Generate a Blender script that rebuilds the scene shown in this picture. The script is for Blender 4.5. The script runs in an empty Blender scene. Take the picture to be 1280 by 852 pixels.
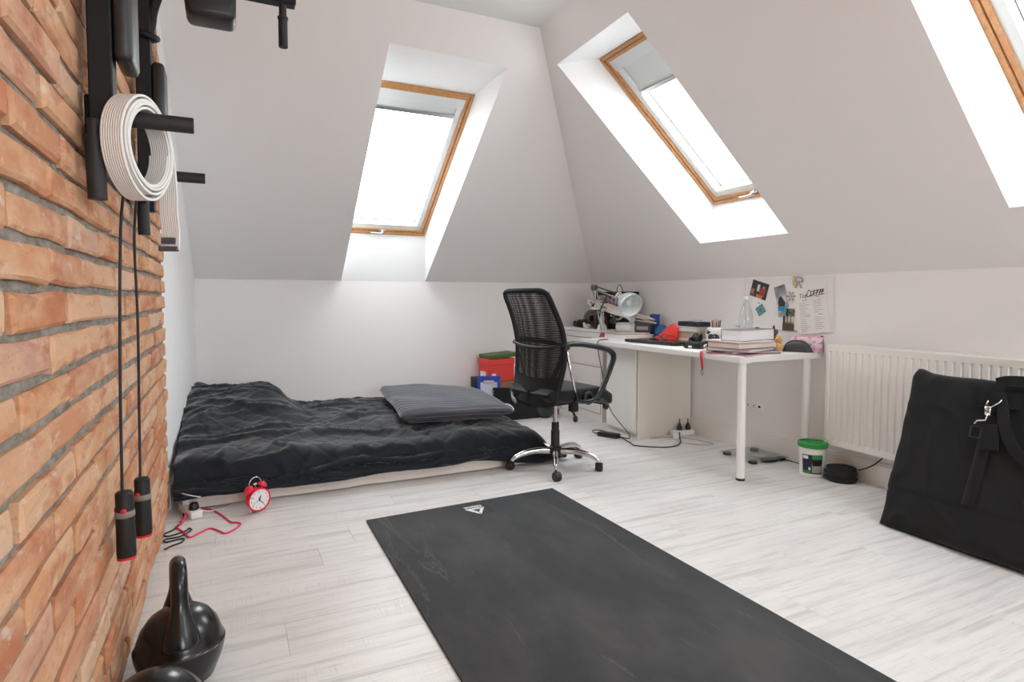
import bpy, bmesh, math, random
from math import sin, cos, pi, radians, atan, atan2, sqrt, tan
from mathutils import Vector, Matrix, Euler, noise
from mathutils.geometry import tessellate_polygon

scene = bpy.context.scene
COL = scene.collection
random.seed(7)

# ---------------------------------------------------------------- camera
cam_d = bpy.data.cameras.new('camera')
cam_d.sensor_width = 36.0
cam_d.lens = 744.0 / 1280.0 * 36.0
cam_d.shift_y = -20.2 / 1280.0
cam_d.clip_start = 0.05
cam = bpy.data.objects.new('camera', cam_d)
COL.objects.link(cam)
cam.location = (0.0, 0.0, 1.08)
cam.rotation_euler = (radians(90 - 2.6), 0.0, -atan(355 / 744.0))
scene.camera = cam

# ---------------------------------------------------------------- world, exposure
world = bpy.data.worlds.new('overcast_sky')
scene.world = world
world.use_nodes = True
wn = world.node_tree.nodes
wn['Background'].inputs[0].default_value = (0.93, 0.975, 1.0, 1)
wn['Background'].inputs[1].default_value = 9.0
scene.view_settings.view_transform = 'Standard'
scene.view_settings.look = 'None'
scene.view_settings.gamma = 1.0
scene.view_settings.exposure = 0.60
scene.cycles.max_bounces = 16
scene.cycles.diffuse_bounces = 10
scene.cycles.glossy_bounces = 4
scene.cycles.transparent_max_bounces = 16
scene.cycles.sample_clamp_indirect = 8.0
scene.cycles.caustics_reflective = False
scene.cycles.caustics_refractive = False

# ---------------------------------------------------------------- node helpers
def mat(name, color=(.8, .8, .8), rough=.5, metal=0.0, spec=.5, **kw):
    m = bpy.data.materials.new(name)
    m.use_nodes = True
    b = m.node_tree.nodes['Principled BSDF']
    b.inputs['Base Color'].default_value = (*color, 1)
    b.inputs['Roughness'].default_value = rough
    b.inputs['Metallic'].default_value = metal
    b.inputs['Specular IOR Level'].default_value = spec
    for k, v in kw.items():
        b.inputs[k.replace('_', ' ')].default_value = v
    return m

class NT:
    """Small wrapper for building node trees."""
    def __init__(s, m):
        s.t = m.node_tree; s.n = s.t.nodes; s.b = s.n['Principled BSDF']
    def add(s, typ, **kw):
        nd = s.n.new(typ)
        for k, v in kw.items():
            if k.startswith('_'):
                setattr(nd, k[1:], v)
        for k, v in kw.items():
            if not k.startswith('_'):
                i = nd.inputs[int(k[1:])] if k[0] == 'i' and k[1:].isdigit() else nd.inputs[k.replace('_', ' ')]
                if hasattr(v, 'is_output'):
                    s.t.links.new(v, i)
                else:
                    i.default_value = v
        return nd
    def coord(s, kind='Object', scale=(1, 1, 1), rot=(0, 0, 0)):
        c = s.add('ShaderNodeTexCoord')
        mp = s.add('ShaderNodeMapping', Vector=c.outputs[kind])
        mp.inputs['Scale'].default_value = scale
        mp.inputs['Rotation'].default_value = rot
        return mp.outputs[0]
    def noise(s, vec, scale=5, detail=3, rough=.5):
        return s.add('ShaderNodeTexNoise', Vector=vec, Scale=scale, Detail=detail, Roughness=rough).outputs[0]
    def ramp(s, fac, stops, interp='LINEAR'):
        r = s.add('ShaderNodeValToRGB', Fac=fac)
        e = r.color_ramp.elements
        r.color_ramp.interpolation = interp
        while len(e) < len(stops):
            e.new(.5)
        for k, (p, c) in enumerate(stops):
            e[k].position = p
            e[k].color = (*c, 1) if len(c) == 3 else c
        return r.outputs[0]
    def mix(s, fac, a, b, blend='MIX'):
        m = s.add('ShaderNodeMix', _data_type='RGBA', _blend_type=blend)
        for i, v in ((0, fac), (6, a), (7, b)):
            if hasattr(v, 'is_output'):
                s.t.links.new(v, m.inputs[i])
            else:
                m.inputs[i].default_value = v if i == 0 else (*v, 1)
        return m.outputs[2]
    def math(s, op, a, b=0.0):
        return s.add('ShaderNodeMath', _operation=op, i0=a, i1=b).outputs[0]
    def bump(s, h, strength=.3, dist=.01):
        bp = s.add('ShaderNodeBump', Height=h, Strength=strength, Distance=dist)
        s.t.links.new(bp.outputs[0], s.b.inputs['Normal'])
    def set(s, name, v):
        s.t.links.new(v, s.b.inputs[name])

# ---------------------------------------------------------------- mesh helpers
def obj(name, bm, m=None, parent=None, smooth=False, auto=None, **props):
    me = bpy.data.meshes.new(name)
    bmesh.ops.recalc_face_normals(bm, faces=bm.faces)
    if auto is not None:
        for f in bm.faces:
            f.smooth = True
        for e in bm.edges:
            if len(e.link_faces) == 2 and e.calc_face_angle(0) > auto:
                e.smooth = False
    elif smooth:
        for f in bm.faces:
            f.smooth = True
    bm.to_mesh(me); bm.free()
    o = bpy.data.objects.new(name, me)
    for mm in (m if isinstance(m, (list, tuple)) else [m]):
        if mm is not None:
            me.materials.append(mm)
    COL.objects.link(o)
    if parent is not None:
        o.parent = parent
    for k, v in props.items():
        o[k] = v
    return o

def tag(o, label, cat, group=None):
    o['label'] = label; o['category'] = cat
    if group:
        o['group'] = group
    return o

def thing(name, label, cat, loc=(0, 0, 0), rz=0.0, group=None):
    o = bpy.data.objects.new(name, None)
    o.empty_display_size = .05
    COL.objects.link(o)
    o.location = loc
    o.rotation_euler = (0, 0, rz) if not isinstance(rz, (tuple, list)) else rz
    return tag(o, label, cat, group)

def structure(name, bm, m, parent=None, **kw):
    o = obj(name, bm, m, parent, **kw)
    if parent is None:
        o['kind'] = 'structure'
    return o

B = bmesh.new

def xf(bm, vs, M):
    for v in vs:
        v.co = M @ v.co
    return vs

def T(x, y, z): return Matrix.Translation((x, y, z))
def RX(a): return Matrix.Rotation(a, 4, 'X')
def RY(a): return Matrix.Rotation(a, 4, 'Y')
def RZ(a): return Matrix.Rotation(a, 4, 'Z')

def box(bm, x0, x1, y0, y1, z0, z1, bev=0.0, seg=1, M=None, mi=0):
    vs = [bm.verts.new((x, y, z)) for x in (x0, x1) for y in (y0, y1) for z in (z0, z1)]
    q = [(0, 1, 3, 2), (4, 6, 7, 5), (0, 4, 5, 1), (2, 3, 7, 6), (0, 2, 6, 4), (1, 5, 7, 3)]
    fs = [bm.faces.new([vs[i] for i in f]) for f in q]
    for f in fs:
        f.material_index = mi
    if bev > 0:
        es = list({e for f in fs for e in f.edges})
        r = bmesh.ops.bevel(bm, geom=es, offset=bev, segments=seg, affect='EDGES', profile=.5)
        vs = list({v for f in r['faces'] for v in f.verts} | {v for v in vs if v.is_valid})
        for f in r['faces']:
            f.material_index = mi
    if M is not None:
        xf(bm, vs, M)
    return vs

def quad(bm, *pts):
    return bm.faces.new([bm.verts.new(p) for p in pts])

def prism(bm, pts, depth, M=None, bev=0.0, mi=0):
    """pts: outline in XY, extruded from z=0 to z=depth."""
    a = [bm.verts.new((p[0], p[1], 0)) for p in pts]
    b = [bm.verts.new((p[0], p[1], depth)) for p in pts]
    n = len(pts)
    fs = [bm.faces.new(a[::-1]), bm.faces.new(b)]
    for i in range(n):
        fs.append(bm.faces.new((a[i], a[(i + 1) % n], b[(i + 1) % n], b[i])))
    vs = a + b
    if bev > 0:
        es = list(fs[0].edges) + list(fs[1].edges)
        r = bmesh.ops.bevel(bm, geom=es, offset=bev, segments=2, affect='EDGES', profile=.5)
        vs = list({v for f in r['faces'] for v in f.verts} | {v for v in vs if v.is_valid})
    if M is not None:
        xf(bm, vs, M)
    return vs

def tube(bm, pts, r, n=10, closed=False, caps=True, M=None, flat=1.0, up=None):
    """Sweep a circle (or an ellipse: flat = second radius factor) along pts; r a number or a list."""
    pts = [Vector(p) for p in pts]
    N = len(pts)
    rs = r if isinstance(r, (list, tuple)) else [r] * N
    tan_ = []
    for i in range(N):
        if closed:
            t = pts[(i + 1) % N] - pts[i - 1]
        else:
            t = pts[min(i + 1, N - 1)] - pts[max(i - 1, 0)]
        tan_.append(t.normalized() if t.length > 1e-9 else Vector((0, 0, 1)))
    u = Vector(up) if up is not None else (Vector((0, 0, 1)) if abs(tan_[0].z) < .9 else Vector((1, 0, 0)))
    rings = []
    for i in range(N):
        t = tan_[i]
        u = (u - t * u.dot(t))
        u = u.normalized() if u.length > 1e-6 else t.orthogonal().normalized()
        w = t.cross(u)
        rings.append([bm.verts.new(pts[i] + (u * cos(2 * pi * k / n) * rs[i] + w * sin(2 * pi * k / n) * rs[i] * flat)) for k in range(n)])
    for i in range(N if closed else N - 1):
        a, b = rings[i], rings[(i + 1) % N]
        for k in range(n):
            bm.faces.new((a[k], a[(k + 1) % n], b[(k + 1) % n], b[k]))
    if caps and not closed:
        bm.faces.new(rings[0][::-1]); bm.faces.new(rings[-1])
    vs = [v for rg in rings for v in rg]
    if M is not None:
        xf(bm, vs, M)
    return vs

def lathe(bm, prof, n=24, M=None, mi=0):
    """prof: (radius, z) pairs from bottom to top; radius 0 closes the end."""
    rings = []
    for r, z in prof:
        if r < 1e-6:
            rings.append([bm.verts.new((0, 0, z))])
        else:
            rings.append([bm.verts.new((r * cos(2 * pi * k / n), r * sin(2 * pi * k / n), z)) for k in range(n)])
    for a, b in zip(rings, rings[1:]):
        for k in range(n):
            k2 = (k + 1) % n
            if len(a) == 1 and len(b) == 1:
                continue
            if len(a) == 1:
                f = bm.faces.new((a[0], b[k2], b[k]))
            elif len(b) == 1:
                f = bm.faces.new((a[k], a[k2], b[0]))
            else:
                f = bm.faces.new((a[k], a[k2], b[k2], b[k]))
            f.material_index = mi
    vs = [v for rg in rings for v in rg]
    if M is not None:
        xf(bm, vs, M)
    return vs

def cr(pts, k=6, closed=False):
    """Catmull-Rom smoothing."""
    P = [Vector(p) for p in pts]
    n = len(P)
    out = []
    for i in range(n if closed else n - 1):
        if closed:
            p0, p1, p2, p3 = P[i - 1], P[i], P[(i + 1) % n], P[(i + 2) % n]
        else:
            p0, p1, p2, p3 = P[max(i - 1, 0)], P[i], P[i + 1], P[min(i + 2, n - 1)]
        for j in range(k):
            t = j / k
            out.append(.5 * (2 * p1 + (p2 - p0) * t + (2 * p0 - 5 * p1 + 4 * p2 - p3) * t * t + (3 * p1 - p0 - 3 * p2 + p3) * t ** 3))
    if not closed:
        out.append(P[-1])
    return out

def link_copy(o, parent, loc, scale=(1, 1, 1), rot=(0, 0, 0)):
    c = o.copy()
    COL.objects.link(c)
    c.parent = parent
    c.location = loc; c.scale = scale; c.rotation_euler = rot
    return c

def align(d, up=(0, 0, 1)):
    """Rotation taking local +Z to direction d."""
    return Vector(d).to_track_quat('Z', 'Y').to_matrix().to_4x4()

# ---------------------------------------------------------------- materials of the shell
def plaster(name, col):
    m = mat(name, col, .92, spec=.2)
    t = NT(m)
    c = t.coord('Object')
    n1 = t.noise(c, 1.3, 3)
    t.set('Base Color', t.mix(n1, tuple(x * .985 for x in col), tuple(min(1, x * 1.015) for x in col)))
    t.bump(t.noise(c, 160, 2), .04, .002)
    return m
M_wall = plaster('wall_paint', (.868, .850, .845))
M_wall2 = plaster('wall_paint_white', (.875, .875, .875))
M_slope = plaster('slope_paint', (.872, .855, .852))
M_ceil = plaster('ceiling_paint', (.83, .83, .82))
M_reveal = plaster('reveal_paint', (.88, .885, .89))
M_trim = mat('white_trim', (.84, .82, .80), .45)

def brick_mat():
    m = mat('brick_clay', (.6, .3, .15), .9, spec=.15)
    t = NT(m)
    oi = t.add('ShaderNodeObjectInfo')
    rnd = oi.outputs['Random']
    tc = t.add('ShaderNodeTexCoord')
    off = t.add('ShaderNodeVectorMath', _operation='ADD', i0=tc.outputs['Object'])
    cmb = t.add('ShaderNodeCombineXYZ', X=t.math('MULTIPLY', rnd, 37.0), Y=t.math('MULTIPLY', rnd, 91.0), Z=t.math('MULTIPLY', rnd, 53.0))
    t.t.links.new(cmb.outputs[0], off.inputs[1])
    vm = t.add('ShaderNodeMapping', Vector=off.outputs[0]); vm.inputs['Scale'].default_value = (1, .45, 1)
    v = vm.outputs[0]
    base = t.ramp(rnd, [(0, (.50, .20, .10)), (.14, (.58, .28, .14)), (.3, (.61, .34, .19)), (.44, (.47, .20, .115)), (.58, (.64, .39, .24)), (.72, (.55, .26, .145)), (.84, (.52, .31, .235)), (1, (.66, .47, .33))])
    n1 = t.noise(v, 9, 4, .6)
    c1 = t.mix(t.ramp(n1, [(.42, (0, 0, 0)), (.62, (.8, .8, .8))]), base, (.66, .43, .28))
    n2 = t.noise(v, 14, 5, .65)
    c2 = t.mix(t.ramp(n2, [(.52, (0, 0, 0)), (.66, (.75, .75, .75))]), c1, (.45, .155, .085))
    n3 = t.noise(v, 30, 4, .6)
    c3 = t.mix(t.ramp(n3, [(.60, (0, 0, 0)), (.72, (.6, .6, .6))]), c2, (.68, .60, .52))
    n4 = t.noise(v, 90, 3, .6)
    c4 = t.mix(t.ramp(n4, [(.62, (0, 0, 0)), (.74, (.55, .55, .55))]), c3, (.30, .16, .10))
    t.set('Base Color', c4)
    h = t.math('ADD', t.math('MULTIPLY', n1, .6), t.math('MULTIPLY', n4, .5))
    t.bump(h, .5, .006)
    return m
M_brick = brick_mat()
def mortar_mat():
    m = mat('mortar', (.45, .42, .37), .95, spec=.1)
    t = NT(m)
    c = t.coord('Object', (1, .4, 1))
    n = t.noise(c, 45, 4, .7)
    t.set('Base Color', t.ramp(n, [(.3, (.16, .15, .13)), (.55, (.29, .27, .235)), (.75, (.42, .39, .34))]))
    t.bump(t.noise(c, 120, 3), .7, .008)
    return m
M_mortar = mortar_mat()

def plank_mat():
    m = mat('whitewashed_oak_laminate', (.75, .72, .69), .38, spec=.4)
    t = NT(m)
    oi = t.add('ShaderNodeObjectInfo')
    rnd = oi.outputs['Random']
    tc = t.add('ShaderNodeTexCoord')
    off = t.add('ShaderNodeVectorMath', _operation='ADD', i0=tc.outputs['Object'])
    cmb = t.add('ShaderNodeCombineXYZ', X=t.math('MULTIPLY', rnd, 61.0), Y=t.math('MULTIPLY', rnd, 173.0), Z=0.0)
    t.t.links.new(cmb.outputs[0], off.inputs[1])
    def mp(s):
        k = t.add('ShaderNodeMapping', Vector=off.outputs[0]); k.inputs['Scale'].default_value = s
        return k.outputs[0]
    g1 = t.noise(mp((1.6, 26, 1)), 1.0, 5, .6)       # long grain
    g2 = t.noise(mp((5, 120, 1)), 1.0, 3, .6)        # fine grain
    g3 = t.noise(mp((150, 7, 1)), 1.0, 2, .5)        # saw marks across the plank
    g3m = t.noise(mp((3, 9, 1)), 1.0, 2)
    tone = t.ramp(rnd, [(0, (.725, .71, .70)), (.5, (.765, .755, .745)), (1, (.745, .735, .725))])
    c = t.mix(t.ramp(g1, [(.50, (0, 0, 0)), (.66, (.85, .85, .85))]), tone, (.56, .545, .53))
    c = t.mix(t.ramp(g1, [(.30, (.65, .65, .65)), (.46, (0, 0, 0))]), c, (.82, .81, .80))
    c = t.mix(t.ramp(g2, [(.56, (0, 0, 0)), (.74, (.7, .7, .7))]), c, (.45, .435, .42))
    saw = t.math('MULTIPLY', t.ramp(g3, [(.52, (0, 0, 0)), (.62, (1, 1, 1))]), t.ramp(g3m, [(.48, (0, 0, 0)), (.66, (.55, .55, .55))]))
    c = t.mix(saw, c, (.60, .58, .56))
    t.set('Base Color', c)
    t.bump(t.math('ADD', g1, t.math('MULTIPLY', g2, .5)), .08, .002)
    return m
M_plank = plank_mat()
M_gap = mat('plank_gap', (.55, .52, .49), .8)
M_pine = mat('varnished_pine', (.55, .27, .10), .35)
def pine():
    t = NT(M_pine)
    g = t.noise(t.coord('Object', (40, 40, 40)), 1.0, 3)
    t.set('Base Color', t.ramp(g, [(.3, (.50, .23, .085)), (.7, (.62, .33, .14))]))
pine()
M_sashw = mat('window_rail_white', (.74, .78, .79), .45)
M_blind = mat('roller_blind_fabric', (.70, .73, .73), .8, spec=.2)
M_alu = mat('brushed_aluminium', (.62, .63, .63), .35, metal=1.0)
M_dark = mat('dark_seal', (.05, .05, .05), .5)

def glass_mat():
    m = bpy.data.materials.new('window_glass'); m.use_nodes = True
    nt = m.node_tree; nt.nodes.clear()
    o = nt.nodes.new('ShaderNodeOutputMaterial')
    tr = nt.nodes.new('ShaderNodeBsdfTransparent'); tr.inputs[0].default_value = (.97, .985, .985, 1)
    gl = nt.nodes.new('ShaderNodeBsdfGlossy'); gl.inputs['Roughness'].default_value = .02
    mx = nt.nodes.new('ShaderNodeMixShader'); mx.inputs[0].default_value = .05
    nt.links.new(tr.outputs[0], mx.inputs[1]); nt.links.new(gl.outputs[0], mx.inputs[2])
    nt.links.new(mx.outputs[0], o.inputs[0])
    return m
M_glass = glass_mat()

# ---------------------------------------------------------------- room constants (metres)
XR, YB, ZK, ZC = 3.37, 5.17, 1.225, 2.757     # right wall, back wall, knee height, flat ceiling
THB, THR = radians(40), radians(44)           # pitch of the back and the right slope
CX, CY = 1.787, 3.343                         # corner of the flat ceiling
YF = -2.6                                     # wall behind the camera
XBR = -0.285                                  # face of the brick wall
YBE = 3.44                                    # where the brickwork ends
def xl(y):                                    # plaster of the left wall
    return -0.228 - (YB - y) * 0.041

# floor base + planks
bm = B(); box(bm, -.75, XR + .2, YF - .1, YB + .2, -.12, -.004)
floor = structure('floor', bm, M_gap)
PW, PL = .194, 1.29
def plank_bm(L, W):
    b = B(); e = .0012
    lo = [(0, 0), (L, 0), (L, W), (0, W)]
    hi = [(e, e), (L - e, e), (L - e, W - e), (e, W - e)]
    a = [b.verts.new((x, y, -.004)) for x, y in lo]
    m_ = [b.verts.new((x, y, -.0013)) for x, y in lo]
    c = [b.verts.new((x, y, 0)) for x, y in hi]
    for r1, r2 in ((a, m_), (m_, c)):
        for i in range(4):
            b.faces.new((r1[i], r1[(i + 1) % 4], r2[(i + 1) % 4], r2[i]))
    b.faces.new(c)
    return b
proto_plank = None
y = YB - 27 * PW
row = 0
rp = random.Random(3)
starts = [.42, 1.02, .15, .78, .33, 1.15, .6]
while y < YB - .001:
    x = -.34 - starts[row % 7] - .02 * (row % 3)
    while x < XR:
        x0, x1 = max(x, -.34), min(x + PL, XR)
        if x1 - x0 > .04:
            full = abs(x1 - x0 - PL) < 1e-6
            if full and proto_plank is not None:
                link_copy(proto_plank, floor, (x0, y, 0))
            else:
                o = obj('plank', plank_bm(x1 - x0 - .0006, PW - .0006), M_plank, floor)
                o.location = (x0, y, 0)
                if full:
                    proto_plank = o
        x += PL
    y += PW; row += 1
bm = B(); box(bm, -.34, XR, YF, YB - 27 * PW, -.004, 0)
obj('floor_behind', bm, M_plank, floor)

# back wall, right wall, front wall
bm = B(); box(bm, -.75, XR + .2, YB, YB + .15, 0, ZK)
structure('wall_back', bm, M_wall)
bm = B(); box(bm, XR, XR + .15, YF, YB + .15, 0, ZK)
structure('wall_right', bm, M_wall)
WX0, WX1, WZ0, WZ1 = .45, 1.95, .75, 2.05       # opening for an added, unseen gable window that brightens the near side
bm = B()
box(bm, -.75, WX0, YF - .2, YF, 0, 3.0); box(bm, WX1, XR + .2, YF - .2, YF, 0, 3.0)
box(bm, WX0, WX1, YF - .2, YF, 0, WZ0); box(bm, WX0, WX1, YF - .2, YF, WZ1, 3.0)
structure('wall_front', bm, M_wall)
# plaster stretch of the left wall beyond the brickwork (runs very slightly out of parallel)
bm = B(); prism(bm, [(xl(YBE - .1), YBE - .1), (xl(YB), YB), (-.75, YB), (-.75, YBE - .1)], 2.95)
structure('wall_left', bm, M_wall2)

# brick stretch of the left wall: mortar bed and single bricks
bm = B(); box(bm, -.75, XBR - .0125, YF, YBE - .004, 0, 2.95)
wall_brick = structure('wall_left_brick', bm, M_mortar)
def brick_bm(seed, L=.33, H=.0655, D=.045):
    r = random.Random(seed)
    b = B()
    e = .0085
    # outline around the face, jittered, with a rounded arris
    nx, nz = 4, 3
    j = lambda s: r.uniform(-s, s)
    face = [[None] * nz for _ in range(nx)]
    for i in range(nx):
        for k in range(nz):
            yy = -L / 2 + e + (L - 2 * e) * i / (nx - 1) + (j(.012) if 0 < i < nx - 1 else j(.003))
            zz = -H / 2 + e + (H - 2 * e) * k / (nz - 1) + j(.003)
            face[i][k] = b.verts.new((j(.0018), yy, zz))
    for i in range(nx - 1):
        for k in range(nz - 1):
            b.faces.new((face[i][k], face[i + 1][k], face[i + 1][k + 1], face[i][k + 1]))
    loop = [face[i][0] for i in range(nx)] + [face[nx - 1][1]] + [face[i][nz - 1] for i in range(nx - 1, -1, -1)] + [face[0][1]]
    out, back = [], []
    for v in loop:
        oy = v.co.y; oz = v.co.z
        sy = (e if abs(oy) > L / 2 - e - .006 else 0) * (1 if oy > 0 else -1)
        sz = (e if abs(oz) > H / 2 - e - .006 else 0) * (1 if oz > 0 else -1)
        w = b.verts.new((-.006 + j(.0015), oy + sy * r.uniform(.7, 1.05), oz + sz * r.uniform(.6, 1.1)))
        out.append(w)
        back.append(b.verts.new((-D, w.co.y, w.co.z)))
    n = len(loop)
    for i in range(n):
        b.faces.new((loop[i], out[i], out[(i + 1) % n], loop[(i + 1) % n]))
        b.faces.new((out[i], back[i], back[(i + 1) % n], out[(i + 1) % n]))
    return b
brick_protos = []
RB = random.Random(11)
odd = [.42, .765, 1.108, 1.447, 1.79, 2.165, 2.545, 2.99, YBE]
even = [.60, .955, 1.304, 1.67, 2.02, 2.43, 2.82, 3.19, YBE]
PZ = .0775
for k in range(-15, 20):
    zc = 1.2115 + k * PZ + RB.uniform(-.002, .002)
    js = odd if k % 2 == 0 else even
    js = [v + (RB.uniform(-.022, .022) if 0 < i < len(js) - 1 else 0) for i, v in enumerate(js)]
    js[-1] = YBE + RB.uniform(-.008, .010)
    for a, b_ in zip(js, js[1:]):
        L = b_ - a - RB.uniform(.016, .028)
        loc = (XBR + RB.uniform(-.004, .005), (a + b_) / 2, zc + RB.uniform(-.0015, .0015))
        sc = (1, L / .33, RB.uniform(.93, 1.02))
        rt = (RB.uniform(-.012, .012), RB.uniform(-.012, .012), RB.uniform(-.008, .008))
        if len(brick_protos) < 16:
            o = obj('brick', brick_bm(len(brick_protos)), M_brick, wall_brick)
            o.location = loc; o.scale = sc; o.rotation_euler = rt
            brick_protos.append(o)
        else:
            link_copy(RB.choice(brick_protos), wall_brick, loc, sc, rt)
bm = B()                                       # the courses beside and behind the camera, joined
for k in range(-15, 21):
    zc = 1.2115 + k * PZ
    y0 = .42 if k % 2 == 0 else .60
    while y0 > YF:
        b2 = brick_bm(int(1000 + k * 50 + y0 * 10), .335)
        me = bpy.data.meshes.new('tmp'); b2.to_mesh(me); b2.free()
        n0 = len(bm.verts)
        bm.from_mesh(me); bpy.data.meshes.remove(me)
        bm.verts.ensure_lookup_table()
        xf(bm, bm.verts[n0:], T(XBR, y0 - .174, zc))
        y0 -= .348
obj('brick_courses', bm, M_brick, wall_brick, kind='stuff')

# ------------------------------------------------ sloped ceilings with window shafts
def poly_holes(bm, outer, holes):
    loops = [[Vector(p) for p in outer]] + [[Vector(p) for p in h] for h in holes]
    vs = [bm.verts.new(p) for l in loops for p in l]
    for tri in tessellate_polygon(loops):
        try:
            bm.faces.new([vs[i] for i in tri])
        except ValueError:
            pass

uB, nB, oB = Vector((0, -cos(THB), sin(THB))), Vector((0, sin(THB), cos(THB))), Vector((0, YB, ZK))
uR, nR, oR = Vector((-cos(THR), 0, sin(THR))), Vector((sin(THR), 0, cos(THR))), Vector((XR, 0, ZK))
def PB(x, z, d=0.0):       # point of the back slope at x, height z on the slope, d outwards
    p = oB + uB * ((z - ZK) / sin(THB)) + nB * d; return Vector((x, p.y, p.z))
def PR(y, z, d=0.0):
    p = oR + uR * ((z - ZK) / sin(THR)) + nR * d; return Vector((p.x, y, p.z))
DW = .25
# each window: hole corners in the slope (bottom-left, bottom-right, top-right, top-left as seen from inside), frame corners at depth DW
hole1 = [PB(.868, ZK + .001), PB(1.602, ZK + .001), PB(1.671, 2.572), PB(.892, 2.585)]
fr1 = [PB(.800, 1.628 - cos(THB) * DW, DW), PB(1.569, 1.628 - cos(THB) * DW, DW), PB(1.617, 2.525 - cos(THB) * DW, DW), PB(.835, 2.525 - cos(THB) * DW, DW)]
def zr(z): return z - cos(THR) * DW
hole2 = [PR(3.340, 1.475), PR(2.585, 1.475), PR(2.655, 2.597), PR(3.420, 2.590)]
fr2 = [PR(3.277, zr(1.755), DW), PR(2.49, zr(1.755), DW), PR(2.575, zr(2.655), DW), PR(3.36, zr(2.655), DW)]
hole3 = [PR(1.440, 1.475), PR(.690, 1.475), PR(.70, 2.592), PR(1.425, 2.592)]
fr3 = [PR(1.372, zr(1.755), DW), PR(.682, zr(1.755), DW), PR(.705, zr(2.655), DW), PR(1.40, zr(2.655), DW)]
hole4 = [p + Vector((0, -1.9, 0)) for p in hole3]  # hole for an added roof window out of view, put in for fill light
fr4 = [p + Vector((0, -1.9, 0)) for p in fr3]

xle = xl(YB) - .02
def seg_shaft(bm, hole, fr):
    for i in range(4):
        quad(bm, hole[i], hole[(i + 1) % 4], fr[(i + 1) % 4], fr[i])
bm = B()
poly_holes(bm, [(-.74, YB, ZK), (XR, YB, ZK), (CX, CY, ZC), (-.74, CY, ZC)], [hole1])
slope_b = structure('ceiling_slope_back', bm, M_slope)
bm = B(); seg_shaft(bm, hole1, fr1)
obj('window_shaft', bm, M_reveal, slope_b)
bm = B()
poly_holes(bm, [(XR, YB, ZK), (XR, YF, ZK), (CX, YF, ZC), (CX, CY, ZC)], [hole2, hole3, hole4])
slope_r = structure('ceiling_slope_right', bm, M_slope)
for h, f in ((hole2, fr2), (hole3, fr3), (hole4, fr4)):
    bm = B(); seg_shaft(bm, h, f)
    obj('window_shaft', bm, M_reveal, slope_r)
bm = B(); box(bm, -.75, CX, YF, CY, ZC, ZC + .1)
structure('ceiling', bm, M_ceil)

# ------------------------------------------------ roof windows
def bar(bm, a, b, w, n, t0, t1, side):
    """A rail from a to b, w wide towards side, from depth t0 to t1 along n."""
    s = side.normalized() * w
    c = [a, b, b + s, a + s]
    lo = [bm.verts.new(p + n * t0) for p in c]; hi = [bm.verts.new(p + n * t1) for p in c]
    bm.faces.new(lo[::-1]); bm.faces.new(hi)
    for i in range(4):
        bm.faces.new((lo[i], lo[(i + 1) % 4], hi[(i + 1) % 4], hi[i]))

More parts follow.
